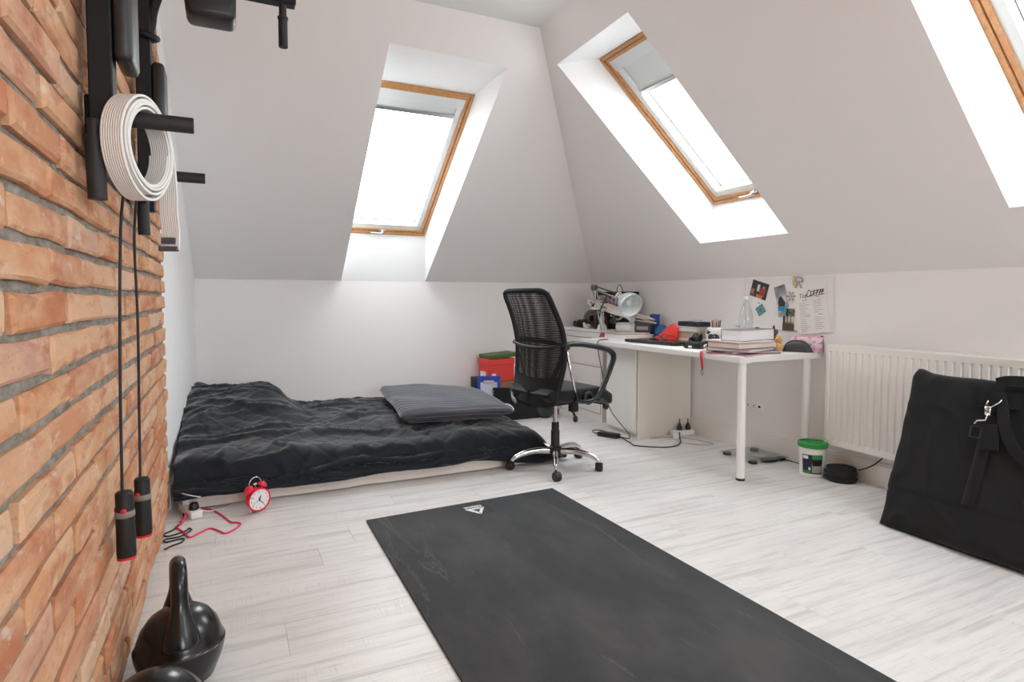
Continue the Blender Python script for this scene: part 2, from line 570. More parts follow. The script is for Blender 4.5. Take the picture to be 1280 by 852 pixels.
def roof_window(name, fr, n, blind_frac, handle=True):
    """fr: bottom-left, bottom-right, top-right, top-left of the lining, seen from the room."""
    bl, br, tr, tl = fr
    ctr = (bl + br + tr + tl) / 4
    root = bpy.data.objects.new(name, None); COL.objects.link(root)
    root.location = ctr; root['kind'] = 'structure'
    L = lambda p: p - ctr
    def ring(k):      # the frame quad moved in by k metres
        q = [bl, br, tr, tl]; out = []
        for i in range(4):
            p = q[i]; a = (q[(i + 1) % 4] - p).normalized(); b = (q[i - 1] - p).normalized()
            out.append(p + (a + b) * k)
        return out
    def frame(nm, k0, k1, t0, t1, m, bev=.003):
        bm = B(); a, b = ring(k0), ring(k1)
        for i in range(4):
            j = (i + 1) % 4
            lo = [bm.verts.new(L(p + n * t0)) for p in (a[i], a[j], b[j], b[i])]
            hi = [bm.verts.new(L(p + n * t1)) for p in (a[i], a[j], b[j], b[i])]
            bm.faces.new(lo); bm.faces.new(hi[::-1])
            for x in range(4):
                bm.faces.new((lo[x], hi[x], hi[(x + 1) % 4], lo[(x + 1) % 4]))
        return obj(nm, bm, m, root)
    frame('frame', 0, .022, -.012, .09, M_pine)
    frame('frame_groove', .022, .027, .012, .09, M_dark)
    sash = frame('sash', .027, .050, -.004, .085, M_pine)
    q = ring(.050)
    bl2, br2, tr2, tl2 = q
    ux = (br2 - bl2).normalized(); uy = (tl2 - bl2).normalized()
    # white side rails, head box and sill rail
    for nm, a, b, w, side in (('side_rail', bl2, tl2, .042, ux), ('side_rail', br2, tr2, .042, -ux)):
        bm = B(); bar(bm, L(a), L(b), w, n, .004, .075, side); obj(nm, bm, M_sashw, root)
    bm = B(); bar(bm, L(bl2), L(br2), .05, n, .004, .075, uy); obj('sill_rail', bm, mat('sill_' + name, (.80, .78, .72), .5), root)
    bm = B(); bar(bm, L(tl2), L(tr2), .075, n, -.004, .07, -uy)
    obj('blind_box', bm, M_sashw, root)
    # pulled blind with its hem bar
    top = .075; ln = (tl2 - bl2).length * blind_frac
    a, b = tl2 - uy * top + ux * .03, tr2 - uy * top - ux * .03
    bm = B(); bar(bm, L(a), L(b), ln, n, .020, .022, -uy); bl_o = obj('roller_blind', bm, M_blind, root)
    bm = B(); bar(bm, L(a - uy * ln), L(b - uy * ln), .026, n, .010, .028, -uy); obj('hem_bar', bm, M_alu, bl_o)
    # gasket and pane
    g = [bl2 + ux * .042 + uy * .05, br2 - ux * .042 + uy * .05, tr2 - ux * .042 - uy * .03, tl2 + ux * .042 - uy * .03]
    bm = B()
    bar(bm, L(g[0]), L(g[3]), .004, n, .060, .07, ux); bar(bm, L(g[1]), L(g[2]), .004, n, .060, .07, -ux); bar(bm, L(g[0]), L(g[1]), .004, n, .060, .07, uy)
    obj('gasket', bm, M_dark, root)
    bm = B(); e = .01
    pq = [g[0] - ux * e - uy * e, g[1] + ux * e - uy * e, g[2] + ux * e + uy * .04, g[3] - ux * e + uy * .04]
    quad(bm, *[L(p + n * .072) for p in pq])
    obj('pane', bm, M_glass, root)
    if handle:
        h0 = L((bl + br) / 2 + uy * .045 - n * .012)
        M = T(*h0)
        bm = B()
        tube(bm, [(0, 0, 0), -n * .022], .014, 12, M=M)
        tube(bm, cr([-n * .022, -n * .034 - ux * .02, -n * .036 - ux * .065, -n * .033 - ux * .10], 4), [.009] * 5 + [.0075] * 8, 8, M=M)
        box(bm, -.03, .03, -.008, .008, -.004, .004, M=M @ Matrix(((ux.x, uy.x, n.x, 0), (ux.y, uy.y, n.y, 0), (ux.z, uy.z, n.z, 0), (0, 0, 0, 1))))
        obj('handle', bm, M_alu, root, auto=.7)
    # daylight portal: guides the sampling of the sky through this opening
    pd = bpy.data.lights.new('sky_portal', 'AREA'); pd.shape = 'RECTANGLE'
    pd.size = (br - bl).length; pd.size_y = (tl - bl).length
    pd.cycles.is_portal = True
    po = bpy.data.objects.new('sky_portal', pd); COL.objects.link(po)
    z = n; x = (br - bl).normalized(); yv = z.cross(x)
    po.matrix_world = Matrix(((x.x, yv.x, z.x, 0), (x.y, yv.y, z.y, 0), (x.z, yv.z, z.z, 0), (0, 0, 0, 1)))
    po.location = ctr + n * .12
    return root
roof_window('window_1', fr1, nB, .055)
roof_window('window_2', fr2, nR, .165)
roof_window('window_3', fr3, nR, .10)
roof_window('added_roof_window', fr4, nR, .10)  # unseen, added behind the camera to let in more daylight

# skirting
def skirt(name, pts, m=M_trim):
    bm = B(); vs = prism(bm, pts, 1.0)
    return bm
bm = B(); box(bm, XR - .016, XR, YF, YB, 0, .118); box(bm, XR - .010, XR, YF, YB, .118, .134)
structure('baseboard_right', bm, M_trim)
bm = B(); box(bm, xl(YB), XR - .016, YB - .016, YB, 0, .118); box(bm, xl(YB), XR - .016, YB - .010, YB, .118, .134)
structure('baseboard_back', bm, M_trim)
bm = B(); prism(bm, [(xl(YBE), YBE + .012), (xl(YBE) + .016, YBE + .012), (xl(YB) + .016, YB - .016), (xl(YB), YB - .016)], .12)
structure('baseboard_left', bm, M_trim)

# made-up window in the gable wall behind the camera, added for frontal light
gw = bpy.data.objects.new('added_gable_window', None); COL.objects.link(gw); gw['kind'] = 'structure'
gw.location = ((WX0 + WX1) / 2, YF - .1, (WZ0 + WZ1) / 2)
hw, hh = (WX1 - WX0) / 2, (WZ1 - WZ0) / 2
for nm, x0, x1, z0, z1 in (('frame', -hw, -hw + .07, -hh, hh), ('frame', hw - .07, hw, -hh, hh), ('frame', -hw + .07, hw - .07, -hh, -hh + .07), ('frame', -hw + .07, hw - .07, hh - .07, hh), ('mullion', -.035, .035, -hh + .07, hh - .07)):
    bm = B(); box(bm, x0, x1, -.035, .035, z0, z1, .003); obj(nm, bm, M_trim, gw)
bm = B(); quad(bm, (-hw + .06, -.01, -hh + .06), (hw - .06, -.01, -hh + .06), (hw - .06, -.01, hh - .06), (-hw + .06, -.01, hh - .06)); obj('pane', bm, M_glass, gw)
pd = bpy.data.lights.new('sky_portal', 'AREA'); pd.shape = 'RECTANGLE'; pd.size = 2 * hw; pd.size_y = 2 * hh; pd.cycles.is_portal = True
po = bpy.data.objects.new('sky_portal', pd); COL.objects.link(po)
po.location = ((WX0 + WX1) / 2, YF - .22, (WZ0 + WZ1) / 2); po.rotation_euler = (radians(90), 0, 0)

# ================================================================ furniture
def wm(o):
    M = Matrix.Identity(4)
    while o is not None:
        M = (Matrix.LocRotScale(o.location, o.rotation_euler, o.scale)) @ M
        o = o.parent
    return M

def wobj(name, bm, m, parent, **kw):
    """Like obj(), for a part modelled in world coordinates."""
    bm.transform(wm(parent).inverted())
    return obj(name, bm, m, parent, **kw)

M_black = mat('black_plastic', (.012, .012, .013), .38)
M_blackm = mat('black_matt', (.014, .014, .015), .75, spec=.3)
M_rub = mat('black_rubber', (.018, .018, .02), .6)
M_chrome = mat('chrome', (.72, .72, .73), .12, metal=1.0)
M_white = mat('white_lacquer', (.82, .80, .78), .42)
M_whiteg = mat('white_plastic', (.84, .83, .82), .35)
M_cream = mat('cream_plastic', (.78, .74, .66), .45)
M_red = mat('red_plastic', (.75, .015, .04), .35)
M_paper = mat('paper', (.82, .81, .79), .9, spec=.1)
M_screw = mat('dark_steel', (.2, .2, .2), .4, metal=1.0)

def fabric(name, c1, c2, scale=300, bump=.25, rough=.9, sheen=.3):
    m = mat(name, c1, rough, spec=.2)
    t = NT(m)
    c = t.coord('Object')
    n = t.noise(c, scale, 2)
    n2 = t.noise(c, 6, 3)
    t.set('Base Color', t.mix(n2, c1, c2))
    t.bump(n, bump, .002)
    t.b.inputs['Sheen Weight'].default_value = sheen
    t.b.inputs['Sheen Roughness'].default_value = .4
    return m
M_duvet = fabric('quilted_navy_black', (.007, .0105, .015), (.012, .017, .024), 500, .15, .6, .4)
M_sheet = fabric('sheet_cotton', (.78, .72, .68), (.82, .77, .73), 300, .1)
M_throw = fabric('grey_ribbed_fleece', (.085, .088, .105), (.13, .134, .155), 400, .5, .95, .6)
M_bag = fabric('black_canvas', (.010, .0105, .011), (.015, .0155, .016), 700, .3, .8, .12)
M_strap = fabric('black_webbing', (.007, .007, .008), (.012, .012, .013), 900, .4, .7, .1)

def shelf_grid(bm, P, close=False):
    """P[i][j] points to quads."""
    V = [[bm.verts.new(p) for p in r] for r in P]
    for i in range(len(V) - 1):
        for j in range(len(V[0]) - 1):
            bm.faces.new((V[i][j], V[i + 1][j], V[i + 1][j + 1], V[i][j + 1]))
    return V

def sstep(a, b, x):
    t = min(1, max(0, (x - a) / (b - a))); return t * t * (3 - 2 * t)

# ---------------------------------------------------------------- bed on the floor
mattress = thing('mattress', 'low mattress in a cream fitted sheet lying on the floor under the black duvet', 'mattress', (.81, 4.26, 0))
bm = B()
nx, ny = 60, 3
x0, x1, y0, y1 = -.225, 1.76, 3.44, 5.10
box(bm, x0 + .02, x1 - .02, y0 + .02, y1 - .02, .03, .17, .03, 3)
wobj('core', bm, M_sheet, mattress, smooth=True)
bm = B()                                        # sheet with a loose wavy skirt at the front and the right
P = []
path = [(x0, 5.0), (x0, y0)]
edge = [Vector((x0 + (x1 - x0) * i / 90, y0, 0)) for i in range(91)] + [Vector((x1, y0 + 1.5 * i / 40, 0)) for i in range(1, 41)]
for i, e in enumerate(edge):
    n = Vector((0, -1, 0)) if i < 90 else (Vector((1, 0, 0)) if i > 90 else Vector((.7, -.7, 0)))
    s = noise.noise((i * .13, 3.1, 0)) * .018
    s2 = noise.noise((i * .31, 7.7, 0)) * .006
    P.append([e - n * .10 + Vector((0, 0, .178)), e - n * .02 + Vector((0, 0, .172)), e + n * .004 + Vector((0, 0, .14)),
              e + n * (.008 + s2) + Vector((0, 0, .075)), e + n * (.012 + s * .6 + s2) + Vector((0, 0, .035)), e + n * (.030 + s) + Vector((0, 0, .006))])
shelf_grid(bm, P)
wobj('fitted_sheet', bm, M_sheet, mattress, smooth=True)

def ztop(x, y):
    z = .225
    z += .165 * math.exp(-((x + .02) / .40) ** 6) * sstep(3.55, 4.75, y)          # pillow under the duvet
    z += .03 * math.exp(-((x + .20) / .10) ** 2) * sstep(3.5, 4.4, y)
    d = (x - .30) * .55 + (y - 4.35) * .84                                         # diagonal roll of bedding
    al = (x - .30) * .84 - (y - 4.35) * .55
    z += .045 * math.exp(-(d / .22) ** 2) * math.exp(-((al - .05) / .62) ** 2)
    z += .030 * math.exp(-((x - .95) / .35) ** 2 - ((y - 4.0) / .3) ** 2)
    z -= .045 * sstep(1.45, 1.98, x)
    z -= .02 * sstep(4.8, 5.1, y)
    return z
NXD, NYD = 280, 190
LEN_F = .30                                     # length of the front drop
P = []
for i in range(NXD + 1):
    u = i / NXD
    x = -.262 + u * (2.02 + .262)
    col = []
    for j in range(NYD + 1):
        v = j / NYD
        s = -.30 + v * (1.62 + .30)             # arc position: <0 front drop, >0 on top
        rr = .085
        fold = noise.noise((x * 1.4, 2.2, 0)) * .03
        yfr = 3.43 + fold * .8 - .02 * sstep(.2, -.25, x)
        hem = .062 + .035 * noise.noise((x * 1.7, 9.1, 0)) - .045 * sstep(1.3, 1.75, x) + .012 * sstep(.15, -.1, x)
        zt = ztop(x, max(yfr + .02, yfr + s))
        if s >= rr:
            y = yfr + s; z = zt
        elif s > -rr * .6:
            a = (s + rr * .6) / (rr * 1.6)      # 0 vertical .. 1 flat
            ang = (1 - a) * pi / 2
            y = yfr + rr * (1 - sin(ang)) - .012; z = zt - rr * (1 - cos(ang))
            y = yfr + rr - rr * sin(ang) * 1.12 + (.0)
        else:
            t_ = (-rr * .6 - s) / (.30 - rr * .6)
            zh = zt - rr
            z = zh + (hem - zh) * t_
            y = yfr - rr * .12 - .035 * t_ + .022 * noise.noise((x * 5.0, 4.4, t_ * .8)) * t_
        # right end falls to the floor
        e = sstep(1.80, 2.01, x)
        if e > 0:
            z = z * (1 - e) + max(.012, .022 + .006 * noise.noise((x * 8, y * 6, 1))) * e
        p = Vector((x, y, z))
        # creases
        q = Vector((x, s, 0))
        w1 = abs(noise.noise((q.x * 2.0 + q.y * 1.1, q.y * 5.0 - q.x * 1.6, .3)))
        w2 = abs(noise.noise((q.x * 6.5 - q.y * 2.5, q.y * 4.2 + q.x * 2.2, 4.3)))
        w3 = noise.noise((q.x * 15, q.y * 17, 8.0))
        amp = 1 - .6 * sstep(1.2, 1.9, x)
        w4 = abs(noise.noise((q.x * 1.3 + .3 * q.y, q.y * 8.5 - q.x * 1.2, 21)))
        lg = noise.noise((q.x * 2.1 + 5, q.y * 2.6 - .8 * q.x, 31)) + .5 * noise.noise((q.x * 4.2, q.y * 4.6 + q.x, 33))
        hgt = (.026 * lg + .030 * (1 - min(1, w1 * 2.8)) ** 2 + .009 * (1 - min(1, w2 * 3.0)) ** 2 + .013 * (1 - min(1, w4 * 3.0)) ** 2 * sstep(.25, .6, s)) * amp + .0025 * w3
        # diamond quilting
        du = noise.noise((q.x * 2.5, q.y * 2.5, 12)) * .03
        for sg in (1, -1):
            c = ((q.x + sg * q.y * 1.15 + du) / .17) % 1.0
            c = min(c, 1 - c)
            hgt -= .0040 * math.exp(-(c / .055) ** 2)
        nrm = Vector((0, -1, .25)).normalized() if s < -.03 else (Vector((0, -.5, 1)).normalized() if s < rr else Vector((0, 0, 1)))
        p += nrm * (hgt * sstep(-.31, -.20, s))
        p.z = max(p.z, .006)
        p.y = min(p.y, YB - .02); p.x = max(p.x, xl(p.y) + .004)
        col.append(p)
    P.append(col)
bm = B()
shelf_grid(bm, P)
duvet = obj('duvet', bm, M_duvet, None, smooth=True)
md = duvet.modifiers.new('thickness', 'SOLIDIFY'); md.thickness = .012; md.offset = -1
tag(duvet, 'crumpled black diamond-quilted duvet spread over the mattress on the floor', 'duvet')

# folded grey throw
def throw_layer(bm, A, Bp, C, D, z0, th, seed, rib=True):
    """A front-left, B front-right, C back-right, D back-left (x, y)."""
    nu, nv = 60, 300
    top, bot = [], []
    A, Bp, C, D = (Vector((*p, 0)) for p in (A, Bp, C, D))
    for i in range(nu + 1):
        u = i / nu; rt, rb = [], []
        for j in range(nv + 1):
            v = j / nv
            p = (A * (1 - u) + Bp * u) * (1 - v) + (D * (1 - u) + C * u) * v
            eu = min(u, 1 - u) * 15; ev = min(v, 1 - v) * 20
            k = sqrt(max(0, 1 - (1 - min(1, eu)) ** 2)) * sqrt(max(0, 1 - (1 - min(1, ev)) ** 2))
            nz = noise.noise((p.x * 3 + seed, p.y * 3, seed)) * .02
            base = max(ztop(p.x, p.y) + .015, .20) * .55 + .27 * .45 + z0
            r_ = abs(sin(p.y * pi / .072 + noise.noise((p.x * 4, p.y * 2, seed)) * .9)) * .014 if rib else 0
            rt.append(Vector((p.x, p.y, base + (th + nz) * (.5 + .5 * k) + r_ * k)))
            rb.append(Vector((p.x, p.y, base + th * (.5 - .5 * k))))
        top.append(rt); bot.append(rb)
    shelf_grid(bm, top); shelf_grid(bm, [r[::-1] for r in bot])
    bmesh.ops.remove_doubles(bm, verts=bm.verts, dist=.0004)
throw = thing('throw_blanket', 'folded grey ribbed fleece throw lying on the foot of the black duvet', 'blanket', (1.45, 4.2, .25))
bm = B(); throw_layer(bm, (1.03, 3.72), (1.70, 3.70), (1.86, 4.72), (1.16, 4.86), .0, .040, 2.0)
wobj('lower_fold', bm, M_throw, throw, smooth=True)
bm = B(); throw_layer(bm, (.97, 3.68), (1.76, 3.64), (1.90, 4.74), (1.12, 4.90), .040, .052, 5.0)
wobj('upper_fold', bm, M_throw, throw, smooth=True)

# ---------------------------------------------------------------- exercise mat
def mat_top():
    m = mat('mat_foam', (.022, .023, .026), .72, spec=.35)
    t = NT(m)
    c = t.coord('Object')
    n = t.noise(c, 260, 2, .7)
    big = t.noise(t.coord('Object', (2.2, 1.2, 1), (0, 0, .6)), 1.5, 4, .6)
    wv = t.add('ShaderNodeTexNoise', Vector=t.coord('Object', (7, .9, 1), (0, 0, .9)), Scale=1.2, Detail=5, Roughness=.7, Distortion=1.2).outputs[0]
    sc = t.ramp(wv, [(.615, (0, 0, 0)), (.64, (.5, .5, .5)), (.665, (0, 0, 0))])
    c1 = t.mix(n, (.020, .022, .025), (.050, .053, .057))
    c2 = t.mix(t.ramp(big, [(.42, (0, 0, 0)), (.66, (.6, .6, .6))]), c1, (.085, .084, .083))
    t.set('Base Color', t.mix(sc, c2, (.13, .125, .12)))
    t.bump(n, .45, .002)
    return m
M_mat = mat_top()
bm = B()
mpts = [(.583, 2.856), (1.632, 2.893), (1.672, .82), (.566, .82)]
vs = prism(bm, mpts, .009, bev=.0025)
bmesh.ops.translate(bm, verts=bm.verts, vec=(-1.11, -1.85, 0))
exmat = obj('exercise_mat', bm, M_mat, None, auto=.6)
exmat.location = (1.11, 1.85, .0005)
tag(exmat, 'large dark grey exercise mat lying flat on the pale floor', 'mat')
FONT_CACHE = {}
def text_bm(s, size, depth=0.0, align_x='CENTER', shear=0.0, bold=0.0):
    cu = bpy.data.curves.new('t', 'FONT'); cu.body = s; cu.size = size; cu.extrude = depth
    cu.align_x = align_x; cu.align_y = 'CENTER'; cu.shear = shear; cu.offset = bold; cu.resolution_u = 3
    o = bpy.data.objects.new('t', cu); COL.objects.link(o)
    dg = bpy.context.evaluated_depsgraph_get(); dg.update()
    me = bpy.data.meshes.new_from_object(o.evaluated_get(dg))
    b = B(); b.from_mesh(me)
    bpy.data.objects.remove(o); bpy.data.curves.remove(cu); bpy.data.meshes.remove(me)
    return b
def add_bm(dst, src, M):
    me = bpy.data.meshes.new('x'); src.to_mesh(me); src.free(); me.transform(M)
    dst.from_mesh(me); bpy.data.meshes.remove(me)
M_print = mat('white_print', (.80, .80, .80), .6)
# emblem: wordmark and delta, reading from the far end of the mat
bm = B()
ML = T(1.113, 2.752, .0101) @ RZ(pi + .035)
add_bm(bm, text_bm('REEBOK', .034, bold=.0012), ML @ T(0, -.048, 0) @ Matrix.Diagonal((.78, 1, 1, 1)))
tri = lambda pts, z=0: bm.faces.new([bm.verts.new(ML @ Vector((a, b, z))) for a, b in pts])
tri([(-.052, -.026), (.052, -.026), (.020, -.009), (-.021, -.009)])
tri([(.052, -.026), (.003, .064), (.001, .030), (.020, -.009)])
tri([(-.054, -.022), (-.023, -.005), (-.002, .032), (-.001, .064)])
wobj('printed_emblem', bm, M_print, exmat, label='white printed wordmark and triangular emblem')
bm = B(); box(bm, 1.045, 1.19, 2.695, 2.835, .0095, .0098)
wobj('emblem_patch', bm, mat('mat_patch', (.010, .010, .011), .5), exmat, label='darker square patch behind the emblem')

# ---------------------------------------------------------------- office chair
def mesh_back_mat():
    m = mat('black_mesh', (.012, .012, .013), .7, spec=.3)
    t = NT(m)
    uv = t.add('ShaderNodeTexCoord').outputs['UV']
    sep = t.add('ShaderNodeSeparateXYZ', Vector=uv)
    a = t.math('ABSOLUTE', t.math('SINE', t.math('MULTIPLY', sep.outputs[0], 230.0)))
    b = t.math('ABSOLUTE', t.math('SINE', t.math('MULTIPLY', sep.outputs[1], 190.0)))
    hole = t.math('GREATER_THAN', t.math('MULTIPLY', a, b), .52)
    al = t.math('SUBTRACT', 1.0, t.math('MULTIPLY', hole, .92))
    t.set('Alpha', al)
    return m
M_mesh = mesh_back_mat()
CHX, CHY, CHR = 1.872, 3.281, radians(9.5)
chair = thing('office_chair', 'black mesh-back office chair with chrome star base between bed and desk', 'chair', (CHX, CHY, 0), CHR)
# star base
bm = B()
a0 = radians(-119) - CHR
for k in range(5):
    M = RZ(a0 + k * 2 * pi / 5)
    tube(bm, cr([(.03, 0, .105), (.12, 0, .112), (.21, 0, .10), (.27, 0, .075), (.288, 0, .058)], 4), [.021] * 5 + [.019] * 4 + [.016] * 4 + [.013] * 4, 10, M=M, flat=.8, up=(0, 0, 1))
obj('star_base', bm, M_chrome, chair, smooth=True)
hub = B(); lathe(hub, [(0, .075), (.035, .075), (.04, .085), (.04, .13), (.03, .14), (0, .14)], 20)
obj('base_hub', hub, M_black, chair, auto=.6)
cast_mesh = None
for k in range(5):
    ang = a0 + k * 2 * pi / 5
    M = T(.285 * cos(ang), .285 * sin(ang), 0) @ RZ(ang + .5 + k * 1.3)
    bm = B()
    tube(bm, [(0, 0, .045), (0, 0, .062)], .008, 8, M=M)
    for s in (-1, 1):
        lathe(bm, [(0, -.009), (.020, -.009), (.0255, -.005), (.0255, .005), (.020, .009), (0, .009)], 18, M=M @ T(.014, s * .015, .0262) @ RX(pi / 2))
    box(bm, -.004, .030, -.006, .006, .020, .050, .003, M=M)
    lathe(bm, [(.027, -.012), (.029, -.012), (.029, .012), (.027, .012)], 14, M=M @ T(.014, 0, .0262) @ RX(pi / 2))
    obj('caster', bm, M_black, chair, auto=.6)
bm = B(); lathe(bm, [(0, .13), (.028, .13), (.028, .235), (.024, .24), (.024, .285), (.02, .29), (0, .29)], 20)
obj('column_cover', bm, M_black, chair, auto=.6)
bm = B(); lathe(bm, [(0, .28), (.0145, .28), (.0145, .43), (0, .43)], 16)
obj('gas_column', bm, M_chrome, chair, auto=.6)
bm = B()
box(bm, -.10, .09, -.07, .07, .415, .448, .008)
lathe(bm, [(0, .395), (.03, .395), (.036, .42), (0, .42)], 18)
box(bm, -.20, -.08, -.035, .035, .425, .445, .006)
mech = obj('tilt_mechanism', bm, M_blackm, chair, auto=.6)
bm = B(); box(bm, .035, .085, -.13, -.08, .365, .425, .006); tube(bm, [(.06, -.10, .37), (.065, -.115, .335)], .008, 8)
lathe(bm, [(0, -.02), (.012, -.016), (.016, 0), (.012, .018), (0, .022)], 12, M=T(.067, -.118, .318))
obj('tension_knob', bm, M_black, mech, auto=.6)
bm = B(); tube(bm, cr([(.12, -.05, .43), (.14, -.20, .43), (.17, -.27, .425)], 4), .005, 6)
box(bm, .150, .185, -.30, -.265, .395, .432, .01)
obj('seat_lever', bm, M_black, mech, auto=.6)
# seat cushion
bm = B()
P = []
for i in range(29):
    u = i / 28; x = -.215 + .515 * u
    hw = .235 * (1 - .10 * (1 - sstep(0, .25, u)) - .05 * sstep(.8, 1, u))
    row = []
    for j in range(25):
        a = 2 * pi * j / 24
        ca, sa = cos(a), sin(a)
        sy = abs(ca) ** .28 * (1 if ca > 0 else -1); sz = abs(sa) ** .55 * (1 if sa > 0 else -1)
        drop = .05 * sstep(.72, 1, u) ** 1.5
        endk = min(1, sqrt(max(0.0, 1 - (max(0, abs(u - .5) * 2 - .9) / .1) ** 2)) + .02)
        zc = .488 - drop + .006 * (1 - sstep(0, .3, u))
        row.append((x, sy * hw * (.9 + .1 * endk), zc + sz * .042 * endk + (.010 * (abs(ca) ** 3) if sa > 0 else 0)))
    P.append(row)
V = shelf_grid(bm, P)
for r in (P[0], P[-1]):
    c = bm.verts.new(sum((Vector(p) for p in r[:-1]), Vector()) / 24)
    vv = V[0] if r is P[0] else V[-1]
    for j in range(24):
        bm.faces.new((vv[j], vv[j + 1], c))
bmesh.ops.remove_doubles(bm, verts=bm.verts, dist=.0003)
obj('seat', bm, fabric('black_seat_fabric', (.012, .0125, .014), (.018, .019, .021), 600, .3, .8, .25), chair, smooth=True)
bm = B(); box(bm, -.19, .22, -.19, .19, .432, .452, .01, 2)
obj('seat_pan', bm, M_blackm, chair, auto=.6)
# backrest: frame, two mesh layers, lumbar bar
def bx(z):
    pts = [(.44, -.175), (.55, -.150), (.68, -.128), (.80, -.125), (.92, -.155), (1.03, -.205), (1.115, -.250)]
    for (za, xa), (zb, xb) in zip(pts, pts[1:]):
        if z <= zb:
            t_ = (z - za) / (zb - za); return xa + (xb - xa) * t_
    return pts[-1][1]
def bsm(z): return (bx(z - .03) + bx(z) + bx(z + .03)) / 3
def bhw(z): return .208 + .032 * sstep(.44, .75, z) - .018 * sstep(.85, 1.1, z)
def bpt(u, z, off=0.0):       # u in -1..1
    return Vector((bsm(z) - .045 * (1 - u * u) * .8 + off, u * bhw(z), z))
for nm, off in (('mesh_panel', -.012), ('mesh_panel', .016)):
    bm = B(); uvl = bm.loops.layers.uv.new('UV')
    nu, nz = 24, 44
    V = [[bm.verts.new(bpt(-1 + 2 * i / nu, .45 + .665 * j / nz, off)) for j in range(nz + 1)] for i in range(nu + 1)]
    for i in range(nu):
        for j in range(nz):
            f = bm.faces.new((V[i][j], V[i + 1][j], V[i + 1][j + 1], V[i][j + 1]))
            for lp, (a, b) in zip(f.loops, ((i, j), (i + 1, j), (i + 1, j + 1), (i, j + 1))):
                lp[uvl].uv = (a / nu, b / nz)
    obj(nm, bm, M_mesh, chair, smooth=True)
bm = B()
ring = [bpt(-1, .46 + .62 * i / 16) for i in range(17)] + [bpt(-.93, 1.105), bpt(-.8, 1.118)] + [bpt(-.8 + 1.6 * i / 8, 1.121) for i in range(1, 8)] + [bpt(.8, 1.118), bpt(.93, 1.105)] + \
       [bpt(1, 1.08 - .62 * i / 16) for i in range(17)] + [bpt(.9, .445)] + [bpt(.8 - 1.6 * i / 8, .435) for i in range(9)] + [bpt(-.9, .445)]
tube(bm, cr(ring, 2, closed=True), .017, 8, closed=True, flat=.8)
obj('back_frame', bm, M_blackm, chair, smooth=True)
# solid fabric band in the lower quarter of the back
bm = B()
P = [[bpt(-1 + 2 * i / 20, .445 + .145 * j / 8 + (.02 * abs(-1 + 2 * i / 20) ** 2 if j == 8 else 0), .003) for j in range(9)] for i in range(21)]
shelf_grid(bm, P)
P2 = [[p - Vector((.018, 0, 0)) for p in r] for r in P]
shelf_grid(bm, P2)
obj('lower_band', bm, M_bag, chair, smooth=True)
bm = B(); tube(bm, [bpt(-1 + 2 * i / 12, .795 - .02 * (1 - (-1 + i / 6) ** 2), -.03) for i in range(13)], .011, 8, flat=.6)
obj('lumbar_bar', bm, M_black, chair, smooth=True)
bm = B()
tube(bm, cr([bpt(.97, .475, -.025), bpt(.8, .445, -.03), bpt(.55, .43, -.03)], 5), .018, 8, flat=.5)
obj('back_bracket', bm, mat('grey_bracket', (.30, .31, .32), .4), chair, smooth=True, label='grey curved corner bracket under the back')
bm = B(); tube(bm, cr([(-.14, 0, .43), (-.20, 0, .428), bpt(0, .46, .0), bpt(0, .52, -.005)], 4), .022, 8, flat=.5)
obj('back_stem', bm, M_blackm, chair, smooth=True)
# arms
for s in (-1, 1):
    y = s * .246
    bm = B()
    path = cr([(-.138, y, .788), (-.12, y, .800), (-.07, y, .806), (.02, y, .798), (.15, y, .775), (.235, y, .750), (.267, y, .715), (.255, y, .67), (.205, y, .575), (.155, y, .50), (.10, y, .462), (.045, y, .452), (-.015, y, .458), (-.045, y, .475)], 4)
    n = len(path)
    rad = [(.023 if i < n * .45 else .020) for i in range(n)]
    tube(bm, path, rad, 10, flat=.72, up=(0, 1, 0))
    tube(bm, [(.055 + .032 * cos(a * pi / 8), y + s * .004, .472 + .032 * sin(a * pi / 8)) for a in range(16)], .011, 8, closed=True)
    box(bm, -.140, -.10, y - .016, y + .016, .772, .802, .006)
    arm = obj('armrest', bm, M_black, chair, smooth=True)
    bm = B(); tube(bm, [(-.122, y, .780), (-.035, y, .478)], .0085, 10)
    obj('chrome_strut', bm, M_chrome, arm, smooth=True, label='slim chrome strut')
    for xa, za in ((.055, .472), (-.03, .462)):
        bm = B(); tube(bm, [(xa, s * .17, .44), (xa, y, za)], .012, 8); obj('arm_bracket', bm, M_blackm, arm, smooth=True)

# ---------------------------------------------------------------- desk
DX0, DX1, DY0, DY1, DZ = 2.655, 3.350, 2.515, 4.255, .740
desk = thing('desk', 'white desk with round metal legs along the right wall, covered in clutter', 'desk', ((DX0 + DX1) / 2, (DY0 + DY1) / 2, 0))
bm = B(); box(bm, DX0, DX1, DY0, DY1, DZ - .036, DZ, .003, 2)
wobj('tabletop', bm, M_white, desk, auto=.6)
for x, y in ((2.725, 2.565), (3.30, 2.585), (3.30, 4.215)):
    bm = B(); lathe(bm, [(0, .012), (.0245, .012), (.0245, DZ - .036), (0, DZ - .036)], 24, M=T(x, y, 0))
    leg = wobj('leg', bm, M_whiteg, desk, auto=.6)
    bm = B(); lathe(bm, [(0, 0), (.0265, 0), (.0265, .012), (.022, .016), (0, .016)], 24, M=T(x, y, 0))
    wobj('foot', bm, M_black, leg, auto=.6)
    bm = B(); lathe(bm, [(0, DZ - .042), (.045, DZ - .042), (.045, DZ - .0362), (0, DZ - .0362)], 20, M=T(x, y, 0))
    wobj('mounting_plate', bm, M_whiteg, leg, auto=.6)

